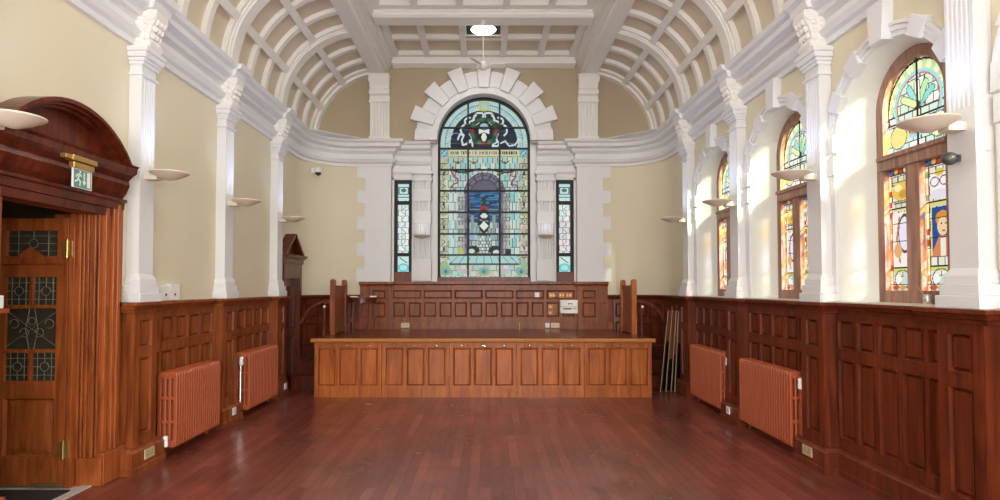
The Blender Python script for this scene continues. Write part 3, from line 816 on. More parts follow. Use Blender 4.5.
# narrow side lights
def paint_narrow(seed):
    c = Cv(13, 100, 2, (206, 216, 214)); c.blocks(0, 0, 13, 100, 5, 6, [(214, 224, 222), (200, 216, 214), (222, 224, 214)], (120, 130, 130), .4, seed)
    c.rect(0, 3, 13, 20, (186, 214, 208)); c.line([(3, 7), (3, 14), (10, 14), (10, 7), (3, 7)], 1.2, (72, 110, 130)); c.ell(6.5, 10, 2, 2, (90, 110, 90)); c.line([(3, 17), (10, 17)], .8, (80, 100, 100))
    for i in range(11):
        y = 27+i*4.4; c.line([(5 if i % 2 else 8, y), (6.5, y+2), (8 if i % 2 else 5, y+4)], .8, (168, 170, 156))
    c.rect(0, 77, 13, 96, (190, 220, 214)); c.ell(6.5, 89, 4.4, 4.4, (110, 190, 194)); c.ell(6.5, 89, 2.6, 2.6, (160, 216, 214)); c.line([(4, 79), (9, 84)], .8, (140, 130, 100))
    if seed == 2: c.m((c.y > 40) & (c.y < 72) & (c.x > 2), c.a[(c.y > 40) & (c.y < 72) & (c.x > 2)]*np.array([1.02, .93, .95]))
    c.a = np.clip(c.a, 0, 255); return c
for sx, nm, sd in ((-1, 'window_2', 1), (1, 'window_3', 2)):
    wn = thing(nm, (sx*1.46, YR, 1.74), kind='structure')
    x0 = sx*1.46-.16; cvn = paint_narrow(sd)
    glass_mesh(cvn, 'glass', wn, lambda px, py: (x0+px*.32/13, YR+.03, 3.52-py*.0178))
    mb = MB(TC); mb.plate(rect(x0, x0+.32, 1.68, 3.52), [rect(x0+.055, x0+.265, 3.14, 3.46), rect(x0+.055, x0+.265, 2.20, 3.08), rect(x0+.055, x0+.265, 1.86, 2.14)], -.06, .035, fb)
    mb.build('frame', 'lead', wn)
    mb = MB(TC); mb.box(x0, x0+.32, 0, .05, 1.66, 1.85); mb.build('sill', 'woodR', wn)
    mb = MB(TC); mb.plate(rect(x0-.05, x0+.37, 1.68, 3.58), [rect(x0, x0+.32, 1.60+.08, 3.52)], 0, .04, fb) if False else mb.box(x0-.04, x0, 0, .045, 1.68, 3.56)
    mb.box(x0+.32, x0+.36, 0, .045, 1.68, 3.56); mb.box(x0-.04, x0+.36, 0, .045, 3.52, 3.56); mb.build('surround', 'white', wn)

# banded pilasters beside the great window
bp_ = thing('banded_pilaster', (0, 0, 0))
mb = MB(); FL = flutes(.15, .14, 6)
segs = [(1.70, 2.08, 'p', .10), (2.08, 2.42, 'f', .10), (2.50, 2.72, 'f', .15), (2.72, 2.93, 'p', .18), (2.93, 3.12, 'f', .15), (3.12, 3.32, 'p', .18), (3.32, 3.48, 'f', .15)]
for a, b, t, d in segs:
    if t == 'p': mb.box(-.155, .155, 0, -d, a, b)
    else: mb.prism(flutes(.14, d, 5), a, b, lambda p, q, h: (p, -q, h))
mb.box(-.15, .15, 0, -.1, 2.42, 2.50)
mb.build('shaft', 'white', bp_, local=True)
mb = MB(); mb.box(-.175, .175, 0, -.18, 3.48, 3.53); mb.box(-.16, .16, 0, -.16, 3.53, 3.60); mb.box(-.19, .19, 0, -.2, 3.60, 3.66); mb.box(-.16, .16, 0, -.16, 3.66, 3.74)
mb.build('capital', 'white', bp_, bevel=.005, local=True)
bp_.location = (-1.10, YR-.002, 0); tag(bp_, 'white banded pilaster between the left narrow window and the great window', 'pilaster', 'banded pilasters beside the great window')
copy_tree(bp_, (1.10, YR-.002, 0), 0, 'white banded pilaster between the great window and the right narrow window')
bl = thing('wall_uplighter', (-1.10, YR, 2.5))
mb = MB(); mb.lathe([(.001, -.05), (.10, -.035), (.15, 0), (.14, .003), (.08, -.02), (.001, -.03)], (0, -.25, 2.50), 24); mb.box(-.04, .04, -.1, -.2, 2.455, 2.49)
mb.build('dish', 'dish', bl, smooth=True, local=True)
bl.location = (-1.10, YR, 0); tag(bl, 'small shallow dish light on the left banded pilaster by the great window', 'wall light', 'dish lights beside the great window')
copy_tree(bl, (1.10, YR, 0), 0, 'small shallow dish light on the right banded pilaster by the great window')
for sx in (-1, 1):
    ld = bpy.data.lights.new('uplight', 'SPOT'); ld.energy = 1.3; ld.spot_size = math.radians(120); ld.spot_blend = .9; ld.color = (.72, .8, 1); ld.shadow_soft_size = .05
    lo = bpy.data.objects.new('uplight', ld); COL.objects.link(lo); lo.location = (sx*1.10, YR-.25, 2.52); lo.rotation_euler = (PI, 0, 0)

# ---------------------------------------------------------------- side windows (local: x = into the wall depth, y along, then placed on the right wall)
FW, FD_, FSP = .405, .19, 3.0      # frame half width, depth of frame plane behind wall, spring of frame arch
def paint_arch(v):
    c = Cv(84, 84, 1.3, (222, 226, 214)); cx, cy = 42, 42
    c.blocks(0, 0, 84, 84, 9, 8, [(214, 218, 190), (200, 216, 192), (224, 224, 216), (196, 214, 206)], (60, 58, 50), .9, v)
    d = np.hypot(c.x-cx, c.y-44); up = c.y < 60
    c.m((d > 34) & (c.y < 54), (234, 234, 214)); c.m((d > 34.5) & (c.y < 54) & (((np.degrees(np.arctan2(cy-c.y, c.x-cx)) // 6).astype(int) % 3) == 0), (206, 150, 120))
    c.m((np.abs(d-33.6) < 1) & (c.y < 54), (30, 28, 26))
    for k in range(9):
        a = PI*(k+.5)/9
        for q, col in ((0, (200, 214, 150)), (5, (222, 228, 180)), (-5, (186, 208, 150))):
            c.ell(cx+29.5*math.cos(a)+q*math.sin(a)*.6, 44-29.5*math.sin(a)+q*math.cos(a)*.6, 3, 3.4, col)
    c.m(np.abs(d-25) < 1.3, (150, 200, 206)); c.m(np.abs(d-23) < .7, (186, 110, 96))
    for k, col in enumerate([(130, 200, 190), (176, 214, 160), (232, 232, 206), (146, 206, 196), (214, 222, 160)]):
        a = math.radians(30+k*30); c.line([(cx+3*math.cos(a), 46-3*math.sin(a)), (cx+18*math.cos(a), 46-18*math.sin(a))], 6.5, (60, 66, 60)); c.line([(cx+4*math.cos(a), 46-4*math.sin(a)), (cx+18*math.cos(a), 46-18*math.sin(a))], 5.3, col)
    c.rect(40.6, 0, 43.4, 84, (44, 36, 32)); c.rect(0, 54, 84, 55.5, (44, 36, 32))
    c.ell(20, 66, 12, 8, (226, 206, 130)); c.ell(64, 66, 12, 8, (236, 230, 190)); c.ring(20, 66, 9, 10.2, (120, 130, 90)); c.ring(64, 66, 9, 10.2, (120, 130, 90))
    return c
def paint_light(v):
    c = Cv(24, 104, 1.6, (236, 232, 214)); rr = random.Random(v)
    c.blocks(0, 0, 24, 104, 6, 7, [(226, 220, 198), (216, 208, 182), (232, 228, 218), (208, 210, 186)], (84, 70, 54), .7, v)
    c.rect(0, 0, 24, 6, (80, 60, 60))
    for i, col in enumerate([(60, 90, 150), (220, 170, 60), (180, 60, 50), (230, 220, 180), (70, 110, 90)]): c.ell(3+i*4.6, 3, 2, 2.2, col)
    if v % 2: # fruit and bird
        c.ell(12, 20, 9, 8, (228, 190, 90)); c.ell(9, 17, 4, 3, (244, 230, 160)); c.ell(15, 23, 5, 3.4, (206, 150, 60)); c.line([(5, 30), (19, 30)], 1.2, (110, 90, 60))
        c.rect(0, 34, 24, 37, (226, 206, 160)); c.rect(2, 38, 22, 84, (238, 232, 224)); c.ell(15, 56, 6, 16, (228, 222, 240)); c.ring(15, 56, 5.6, 6.6, (90, 70, 80), ysc=2.5); c.line([(10, 42), (7, 60), (10, 80)], 1.6, (200, 120, 60)); c.ell(8, 70, 4, 6, (226, 170, 110)); c.rect(1, 38, 3.4, 84, (200, 100, 60))
    else: # head and shoulders
        c.ell(12, 18, 9, 8, (240, 236, 230)); c.ring(8, 19, 3, 4, (150, 100, 130)); c.ring(16, 19, 3, 4, (150, 100, 130)); c.ell(12, 12, 4, 3, (220, 190, 80)); c.ell(12, 29, 8, 4, (228, 214, 226))
        c.rect(0, 34, 24, 38, (214, 206, 130)); c.rect(5, 39, 22, 76, (36, 76, 140)); c.ell(14, 48, 6, 6, (216, 140, 60)); c.ell(14, 54, 4.6, 7, (236, 200, 160)); c.ell(13, 52, .8, .6, (70, 50, 40)); c.ell(16.5, 52, .8, .6, (70, 50, 40)); c.ell(14.7, 57.6, 1.6, .6, (180, 80, 70))
        c.m((c.y > 61) & (c.y < 77) & (np.abs(c.x-14) < 3+(c.y-61)*.5), (214, 130, 90)); c.m((c.y > 63) & (c.y < 77) & (np.abs(c.x-14) < 2.4), (236, 224, 206)); c.rect(3.6, 39, 5, 76, (220, 210, 130))
    c.rect(0, 84, 24, 88, (206, 206, 120)); c.ell(7, 94, 4, 4, (240, 240, 230)); c.ell(16, 94, 4, 4, (196, 214, 206)); c.ring(12, 94, 7, 8, (110, 120, 100)); c.ell(5, 101, 3, 2, (200, 80, 60)); c.ell(12, 101, 3, 2, (220, 150, 60)); c.ell(19, 101, 3, 2, (80, 110, 160))
    for y in (12, 34, 47, 62, 84, 98): c.rect(0, y, 24, y+.8, (40, 34, 30))
    for x0 in (2.6, 20.8):
        c.rect(x0, 6, x0+.6, 104, (60, 48, 40))
    for y in range(10, 100, 9):
        for x0 in (.8, 21.4): c.rect(x0, y, x0+1.8, y+5, rr.choice([(206, 150, 70), (150, 60, 40), (220, 200, 150), (120, 140, 100)]))
    c.a = np.clip(c.a, 0, 255)*.9
    c.rect(0, 0, .8, 104, (90, 60, 50)); c.rect(23.2, 0, 24, 104, (90, 60, 50))
    return c
def side_window(idx, yc):
    wn = thing('window_%d' % idx, (W, yc, 1.45), kind='structure')
    T = lambda u, n, z: (W+n, yc+u, z)      # n into the wall
    # splayed reveal
    N = 28
    o = [(-RO, 1.44)]+[(-p, q) for p, q in arc(0, SPO, RO, 0, 180, N)]+[(RO, 1.44)]
    i_ = [(-FW, 1.44)]+[(-p, q) for p, q in arc(0, FSP, FW, 0, 180, N)]+[(FW, 1.44)]
    mb = MB(T); mb.loft([[(a, 0, b) for a, b in o], [(a, FD_, b) for a, b in i_], [(a, FD_+.07, b) for a, b in i_]], closed=False)
    mb.build('reveal', 'reveal', wn, smooth=True)
    mb = MB(T); mb.add([(-RO-.03, -.10, 1.46), (RO+.03, -.10, 1.46), (FW, FD_+.07, 1.46), (-FW, FD_+.07, 1.46), (-RO-.03, -.10, 1.44), (RO+.03, -.10, 1.44), (FW, FD_+.07, 1.44), (-FW, FD_+.07, 1.44)],
                       [(0, 1, 2, 3), (4, 7, 6, 5), (0, 4, 5, 1), (1, 5, 6, 2), (2, 6, 7, 3), (3, 7, 4, 0)]); mb.build('sill', 'sill', wn)
    # timber frame
    fo = [(FW, 1.46)]+arc(0, FSP, FW, 0, 180, N)+[(-FW, 1.46)]; fi = [(FW-.08, 1.46)]+arc(0, FSP, FW-.08, 0, 180, N)+[(-FW+.08, 1.46)]
    mb = MB(T); f_ = lambda a, b, h: (a, h, b)
    ringprism(mb, fo, fi, FD_-.01, FD_+.06, f_)
    mb.build('frame', 'frame', wn)
    mb = MB(T); mb.box(-FW+.04, FW-.04, FD_-.03, FD_+.06, 2.52, 2.64); mb.box(-FW+.04, FW-.04, FD_-.045, FD_+.06, 2.60, 2.63); mb.build('transom', 'frame', wn)
    mb = MB(T); mb.box(-.075, .075, FD_-.015, FD_+.06, 1.54, 2.54); mb.build('mullion', 'frame', wn, bevel=.01)
    mb = MB(T); mb.box(-FW+.04, FW-.04, FD_-.02, FD_+.06, 1.46, 1.555); mb.build('bottom_rail', 'frame', wn)
    g = FD_+.04
    sc_ = 2*FW/84
    glass_mesh(paint_arch(idx), 'glass', wn, lambda px, py: T(FW-px*sc_, g, FSP+FW-py*sc_), mask=lambda x, y: (y > 42 or math.hypot(x-42, y-42) < 41) and 4 < x < 80)
    for q, v in ((-1, 0), (1, 1)):
        # picture read from inside: far light first
        glass_mesh(paint_light(idx*2+v), 'glass', wn, lambda px, py: T((.335 if q > 0 else -.065)-px*.27/24, g, 2.53-py*.98/104))
    # surround: moulded band and blocks
    mb = MB(T)
    for r0, r1, h in ((RO-.005, RO+.035, -.015), (RO+.035, RO+.075, -.027), (RO+.075, RO+.10, -.04)):
        A = arc(0, SPO, r1, 0, 180, N); B = arc(0, SPO, r0, 0, 180, N)
        ringprism(mb, A, B, 0, h, f_)
    mb.build('archivolt', 'white', wn, smooth=True)
    mb = MB(T)
    for a in (2, 31, 59, 121, 149, 178):
        d = math.radians(a); ca, sa = math.cos(d), math.sin(d); r1 = RO+(.125 if a not in (2, 178) else .10)
        pts = [(RO-.02, -.075), (r1, -.09), (r1, .09), (RO-.02, .075)]
        mb.prism([(r*ca-t*sa, SPO+r*sa+t*ca) for r, t in pts], .04, -.045, f_)
    for s in (-1, 1):
        mb.box(s*(RO-.01), s*(RO+.09), .01, -.025, 1.46, 2.55); mb.box(s*(RO-.015), s*(RO+.09), .01, -.04, 2.55, 2.72)
    mb.build('voussoir', 'white', wn, bevel=.005)
    mb = MB(T); mb.prism([(-.075, 3.44), (.075, 3.44), (.095, 3.745), (-.095, 3.745)], .01, -.085, f_); mb.build('keystone', 'white', wn, bevel=.004)
for i, yc in enumerate(WC[::-1]): side_window(4+i, yc)

# ---------------------------------------------------------------- doors
def seg_arc(y0, y1, z, h, n=24):
    c = (y0+y1)/2; a = (y1-y0)/2; R = (a*a+h*h)/(2*h); cz = z+h-R; t0 = math.degrees(math.asin(a/R))
    return [(c+R*math.sin(math.radians(t0-2*t0*i/n)), cz+R*math.cos(math.radians(t0-2*t0*i/n))) for i in range(n+1)]
dr = thing('door_1', (-W, 4.48, 0), kind='structure')
f_ = lambda a, b, h: (a, h, b)
D0, D1 = DZ
# case: stepped jambs either side
mb = MB(TL)
for s, e in ((-1, D0), (1, D1)):
    for w0, w1, h in ((0, .045, .03), (.045, .085, .055), (.085, .12, .045), (.12, .155, .07), (.155, .19, .085), (.19, .235, .06), (.235, .28, .045)):
        mb.box(e+s*w0, e+s*w1, -.0, h, .25, DH+.1)
    # lining facing into the opening with grooved mouldings
    mb.box(e, e+s*.03, -.125, .02, 0, DH)
    for n0, n1 in ((-.125, -.105), (-.09, -.075), (-.06, -.04), (-.015, .01)):
        mb.box(e-s*.022, e+s*.01, n0, n1, .22 if n0 > -.25 else 0, DH)
    mb.box(e, e+s*.285, 0, .095, 0, .25); mb.box(e-s*.028, e+s*.02, -.11, .09, 0, .22)
mb.box(D0-.05, D1+.05, -.125, .02, DH, DH+.03)
mb.box(D1-.075, D1+.08, -.165, -.12, 0, DH); mb.box(D1, D1+.08, -.34, -.16, 0, DH)
mb.build('architrave', 'woodDoor', dr, bevel=.004)
# entablature
mb = MB(TL)
pr = [(0, DH), (.05, DH), (.055, DH+.06), (.075, DH+.065), (.08, DH+.12), (.10, DH+.13), (.10, DH+.15), (.06, DH+.16), (.09, DH+.20), (.12, DH+.27), (.11, DH+.31), (.13, DH+.33), (.15, DH+.35), (.18, DH+.37), (.185, DH+.41), (.20, DH+.43), (0, DH+.44)]
mb.prism(pr, D0-.24, D1+.24, lambda a, b, h: (h, a, b))
mb.build('entablature', 'woodD', dr)
E0, E1, EZ = D0-.26, D1+.26, DH+.43
mb = MB(TL)
A = None
mb.prism([(E0+.13, EZ-.005)]+[(E1-.13, EZ-.005)]+seg_arc(E0+.13, E1-.13, EZ, .29), 0, .03, f_)
mb.build('tympanum', 'woodD', dr)
mb = MB(TL)
for o0, o1, h in ((.0, .03, .18), (.03, .05, .145), (.05, .07, .10)):
    O = seg_arc(E0+.08+o0, E1-.08-o0, EZ, .335-o0); I = seg_arc(E0+.08+o1, E1-.08-o1, EZ, .335-o1)
    ringprism(mb, O, I, 0, h, f_)
mb.build('pediment', 'woodD', dr, smooth=True)
# leaf, hinged at the far jamb and folded back into the lobby (faces the room diagonally)
LY = D1-.03
TLf = lambda u, n, z: (-W-.17-u, LY-n, z)      # u away from hinge, n towards camera
leaf = MB(TLf)
rows = [(.12, .22, .92)]
pan = [(.09, .49, .24, .70)]
gl = [(.09, .275, .84, 1.06), (.305, .49, .84, 1.06), (.09, .49, 1.09, 1.41), (.09, .275, 1.44, 1.66), (.305, .49, 1.44, 1.66), (.09, .49, 1.83, 2.03)]
leaf.plate(rect(0, .58, .02, 2.13), [rect(*p) for p in pan+gl], 0, .045, lambda a, b, h: (a, h, b))
lf = leaf.build('door_leaf', 'woodDoor', dr, bevel=.004)
mb = MB(TLf); panelrun(mb, TLf, .11, .69, .22, .86, [], 0, .01) if False else None
def RR(a0, a1, b0, b1, i, h): return [TLf(a0+i, h, b0+i), TLf(a1-i, h, b0+i), TLf(a1-i, h, b1-i), TLf(a0+i, h, b1-i)]
mb = MB(); mb.loft([RR(.09, .49, .24, .70, 0, .045), RR(.09, .49, .24, .70, .015, .02), RR(.09, .49, .24, .70, .06, .034)]); r = RR(.09, .49, .24, .70, .06, .034); mb.add(r, [(0, 1, 2, 3)])
for s_ in (rect(.04, .54, 1.765, 1.81),):
    mb.prism(s_, .04, .075, lambda a, b, h: TLf(a, h, b))
mb.prism([(.16, 1.81), (.42, 1.81), (.29, 1.90)], .04, .065, lambda a, b, h: TLf(a, h, b))
mb.build('door_panel', 'woodDoor', dr)
mb = MB()
for p in gl: mb.prism(rect(*p), .015, .022, lambda a, b, h: TLf(a, h, b))
mb.build('glazing', 'sgl', dr)
mb = MB()
def tl(pts, r=.003): mb.tube([TLf(a, .028, b) for a, b in pts], r, 5)
for a0, a1, b0, b1 in gl:
    ca, cb = (a0+a1)/2, (b0+b1)/2; rx, rz = (a1-a0), (b1-b0)
    if rx > .3 and rz > .25:
        for s in (-1, 1):
            for k_ in (0, 1):
                cc = (ca+s*(.06+.08*k_), cb+(.04 if k_ else -.03)); tl([(cc[0]+.035*math.cos(t), cc[1]+.035*math.sin(t)) for t in np.linspace(0, 5.2, 12)])
            tl([(ca+s*.02, b0), (ca+s*.05, cb), (ca+s*.02, b1)]); tl([(a0 if s < 0 else a1, b0+.02), (ca, cb), (a0 if s < 0 else a1, b1-.02)])
        tl([(ca+.03*math.cos(t), cb+.06+.03*math.sin(t)) for t in np.linspace(0, 2*PI, 12)])
    else:
        tl([(ca+.035*math.cos(t), cb+.035*math.sin(t)) for t in np.linspace(0, 2*PI, 12)])
        tl([(ca, b0), (ca, cb-.035)]); tl([(ca, cb+.035), (ca, b1)]); tl([(a0, cb), (ca-.035, cb)]); tl([(ca+.035, cb), (a1, cb)])
        tl([(a0+rx*.2, b0), (a0+rx*.2, b1)]); tl([(a1-rx*.2, b0), (a1-rx*.2, b1)]); tl([(a0, b1-rz*.2), (a1, b1-rz*.2)]); tl([(a0, b0+rz*.2), (a1, b0+rz*.2)])
mb.build('leaded_came', 'came', dr)
for z in (.24, 1.82):
    mb = MB(); mb.box(-W-.205, -W-.175, LY-.058, LY-.044, z, z+.13); mb.box(-W-.16, -W-.13, LY-.058, LY-.044, z, z+.13); mb.tube([(-W-.168, LY-.062, z-.01), (-W-.168, LY-.062, z+.14)], .008)
    mb.build('hinge', 'brass', dr, bevel=.002)
mb = MB(); mb.prism(rect(0, .22, .02, .05), .045, .06, lambda a, b, h: TLf(a, h, b)); mb.build('brass_corner', 'brass', dr)
# lobby behind the door
mb = MB(); mb.box(-5.2, -W-.001, 3.0, 5.6, -.06, .0); struct(mb.build('floor_lobby', 'strip'))
mb = MB()
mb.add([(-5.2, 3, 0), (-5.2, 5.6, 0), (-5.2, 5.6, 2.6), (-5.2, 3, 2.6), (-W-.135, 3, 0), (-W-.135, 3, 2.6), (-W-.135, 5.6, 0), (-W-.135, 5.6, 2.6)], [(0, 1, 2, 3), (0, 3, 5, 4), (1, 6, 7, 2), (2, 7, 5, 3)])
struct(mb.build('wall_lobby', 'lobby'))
mb = MB(); mb.box(-4.4, -3.17, 4.06, 4.86, 0, .012); tag(mb.build('door_mat', 'mat'), 'black doormat on the floor beyond the open wooden door', 'doormat')
mb = MB(); mb.box(-W-.06, -W+.02, D0, D1, -.002, .008); struct(mb.build('trim_40', 'strip'))

# far doorcase with split pediment on the left wall
d2 = thing('door_2', (-W, 9.55, 0), kind='structure')
F0, F1 = FD
mb = MB(TL)
for a, b in ((F0, F0+.12), (F1-.12, F1)):
    mb.box(a, b, 0, .10, 0, 1.94); mb.box(a+.02, b-.02, .1, .125, .2, 1.9)
mb.box(F0, F1, 0, .12, 1.72, 2.0)
pr = [(0, 1.94), (.12, 1.94), (.14, 1.97), (.14, 2.02), (.18, 2.04), (.22, 2.08), (0, 2.09)]
mb.prism(pr, F0-.04, F1+.02, lambda a, b, h: (h, a, b))
mb.build('door_case', 'woodD', d2)
mb = MB(TL)
c_ = (F0+F1)/2
for s, e in ((-1, F0-.04), (1, F1+.02)):
    mb.prism([(e, 2.09), (e-s*.06, 2.09), (c_+s*.03, 2.36), (c_+s*.03, 2.42)], 0, .16, f_)
mb.prism([(F0+.06, 2.09), (F1-.06, 2.09), (c_, 2.36)], 0, .05, f_)
mb.build('pediment', 'woodD', d2)
mb = MB(); panelrun(mb, TL, F0+.12, F1-.12, 0, 1.72, [(F0+.17, c_-.03, .2, .8), (c_+.03, F1-.17, .2, .8), (F0+.17, c_-.03, .95, 1.6), (c_+.03, F1-.17, .95, 1.6)], .01, .03); mb.build('door_leaf', 'woodD', d2)
mb = MB(TL); mb.ball((F0+.17, .07, .95), .025); mb.build('door_knob', 'brass', d2, smooth=True)

# ---------------------------------------------------------------- stage
SY, SH = 8.79, .845
st = thing('stage', (0, SY, 0), 'low wooden stage platform with fifteen raised panels on its front', 'stage')
mb = MB(); mb.box(-2.46, 2.46, SY-.05, YB-.075, SH-.055, SH); mb.build('deck', 'deck', st)
mb = MB(); mb.prism([(SY-.05, SH-.055), (SY-.07, SH-.045), (SY-.075, SH-.02), (SY-.05, SH+.001)], -2.465, 2.465, lambda a, b, h: (h, a, b)); mb.build('nosing', 'edge', st)
TS = lambda u, n, z: (u, SY-n, z)
sw = 4.86/5
for i in range(5):
    a = -2.43+i*sw; b = a+sw; mb = MB(); p3 = (sw-.06)/3
    ps = [(a+.03+j*p3+.022, a+.03+(j+1)*p3-.022, .16, .71) for j in range(3)]
    panelrun(mb, TS, a+.003, b-.003, .0, SH-.055, ps, -.03, .03)
    fp = mb.build('front_panel', 'woodS', st)
    for j in range(3):
        cx = a+.03+(j+.5)*p3
        mb = MB()
        if j != 1: mb.lathe([(.018, 0), (.018, -.012), (.009, -.02)], (cx, SY, .745), 12, 'y')
        else: mb.tube([(cx-.045, SY-.008, .735), (cx-.03, SY-.03, .74), (cx+.03, SY-.03, .74), (cx+.045, SY-.008, .735)], .008)
        mb.build('catch' if j != 1 else 'pull_handle', 'chrome', fp, smooth=True)
for s in (-1, 1):
    T = lambda u, n, z, s=s: (s*(2.42+n), u, z)
    mb = MB(); panelrun(mb, T, SY+.01, YB-.16, 0, SH-.055, [(SY+.1+j*.45, SY+.45+j*.45, .17, .7) for j in range(4)], -.03, .03); mb.build('side_panel', 'woodR', st)

# panelled screens at both ends of the stage
def screen(sx, label):
    r = thing('stage_screen', (sx*2.33, 9.8, SH), label, 'screen', 'timber screens on the stage ends')
    x = sx*2.33
    def post(y, h):
        m = MB(); m.box(x-.038, x+.038, y-.038, y+.038, SH+.002, h-.03)
        m.prism([(x-.038, h-.03)]+[(x+.038, h-.03)]+[(x+.038*math.cos(t), h-.03+.038*math.sin(t)) for t in np.linspace(.2, PI-.2, 8)], y-.038, y+.038, lambda a, b, hh: (a, hh, b))
        return m.build('post', 'wood' if sx < 0 else 'woodS', r)
    post(9.42, 1.70); post(10.15, 1.70)
    mb = MB(); T = lambda u, n, z: (x+sx*n*-1, u, z)
    mb.box(x-.015, x+.015, 9.45, 10.12, SH+.06, 1.60); mb.box(x-.03, x+.03, 9.45, 10.12, SH+.02, SH+.10); mb.box(x-.03, x+.03, 9.45, 10.12, 1.54, 1.61)
    mb.build('panel', 'wood', r)
    # swept handrail down to the side steps
    P = [(x+sx*.03, 1.37), (x+sx*.15, 1.36), (x+sx*.27, 1.31), (x+sx*.37, 1.23), (x+sx*.44, 1.13), (x+sx*.49, 1.02)]
    mb = MB(); mb.rtube([(a, 9.42, b) for a, b in P], .025, .022); mb.build('handrail', 'woodD', r, smooth=True)
    mb = MB(); xx = x+sx*.12; mb.box(xx-.018, xx+.010, 9.405, 9.435, SH+.002, 1.34); bl_ = mb.build('baluster', 'woodR', r)
    mb = MB(); mb.ball((xx, 9.37, 1.28), .022); mb.build('knob', 'plastic', r, smooth=True)
screen(-1, 'dark wooden screen with two round-topped posts on the left end of the stage')
screen(1, 'reddish wooden screen with two round-topped posts on the right end of the stage')

# steps either side
for sx, lb in ((-1, 'dark wooden steps between the stage and the left wall'), (1, 'dark wooden steps beside the stage, behind the leaning table tops')):
    r = thing('stage_steps', (sx*2.75, 9.6, 0), lb, 'steps', 'steps at the stage ends')
    for k_ in range(3):
        mb = MB(); y0 = 9.5+.27*k_; mb.box(sx*2.455, sx*3.0, y0, 10.2 if k_ == 2 else y0+.28, 0 if k_ == 0 else .205*k_, .205*(k_+1)-.03); mb.box(sx*2.455, sx*3.0, y0-.02, 10.2 if k_ == 2 else y0+.28, .205*(k_+1)-.03, .205*(k_+1))
        mb.build('step', 'woodD', r)

# demilune table on the stage
tb = thing('half_moon_table', (-1.95, 10.0, SH), 'small dark half-round table on thin legs beside the left stage screen', 'table')
tx, ty = -2.0, 10.02
mb = MB(); hm = [(tx+.26*math.cos(t), ty-.26*math.sin(t)) for t in np.linspace(0, PI, 20)]; mb.prism(hm, 1.395, 1.42, lambda a, b, h: (a, b, h)); mb.build('tabletop', 'woodD', tb, bevel=.004)
mb = MB(); hm2 = [(tx+.235*math.cos(t), ty-.005-.235*math.sin(t)) for t in np.linspace(0, PI, 20)]; mb.prism(hm2, 1.33, 1.395, lambda a, b, h: (a, b, h)); mb.build('apron', 'woodD', tb)
for lx, ly in ((-.20, -.03), (.20, -.03), (-.09, -.2), (.12, -.19)):
    mb = MB(); mb.loft([[(tx+lx-w_, ty+ly-w_, z), (tx+lx+w_, ty+ly-w_, z), (tx+lx+w_, ty+ly+w_, z), (tx+lx-w_, ty+ly+w_, z)] for w_, z in ((.010, SH+.002), (.016, 1.34))], caps=True); mb.build('leg', 'woodD', tb)
mb = MB(); mb.box(-2.17, -2.05, 9.86, 9.98, 1.42, 1.428); mb.box(-2.16, -2.07, 9.87, 9.97, 1.428, 1.434); tag(mb.build('paper_sheets', 'plastic'), 'loose white papers at the left of the half-round table top', 'papers')
mb = MB(); mb.box(-1.86, -1.76, 9.93, 10.0, 1.42, 1.44); tag(mb.build('notebook', 'plastic', bevel=.002), 'small white notebook at the right of the half-round table top', 'notebook')

# ---------------------------------------------------------------- leaning folded tables
for i in range(4):
    labs = ['leftmost folding table top leaning by the right steps, with a broad tan face', 'second from left of the folding tables leaning by the right steps',
            'third from left of the folding tables leaning by the right steps', 'rightmost folding table leaning nearest the right wall panelling']
    xb = (2.655, 2.735, 2.815, 2.87)[i]; h = 1.22; dx = (.13, .11, .09, .07)[i]
    r = thing('folded_table', (xb, 9.2, 0), labs[i], 'folding table', 'folding tables leaning by the stage')
    t = .010; L_ = math.hypot(h, dx); ux, uz = dx/L_, h/L_; nx, nz = uz, -ux
    T = lambda a, b, c_, xb=xb, ux=ux, uz=uz, nx=nx, nz=nz: (xb+ux*a+nx*c_+b*.9, 9.17+b, .002+.0+uz*a+nz*c_+.006)
    mb = MB(T); mb.box(0, L_, .0, .12, 0, t); mb.build('tabletop', 'board', r)
    mb = MB(T); mb.box(-.0, L_, -.006, .0, -.001, t+.001); mb.build('edging', 'alu', r)
    mb = MB(T); q = (.62, .40, .46, .6)[i]
    mb.box(.02, L_*q, .002, .12, t+.001, t+.009); mb.build('folded_frame', 'black', r)

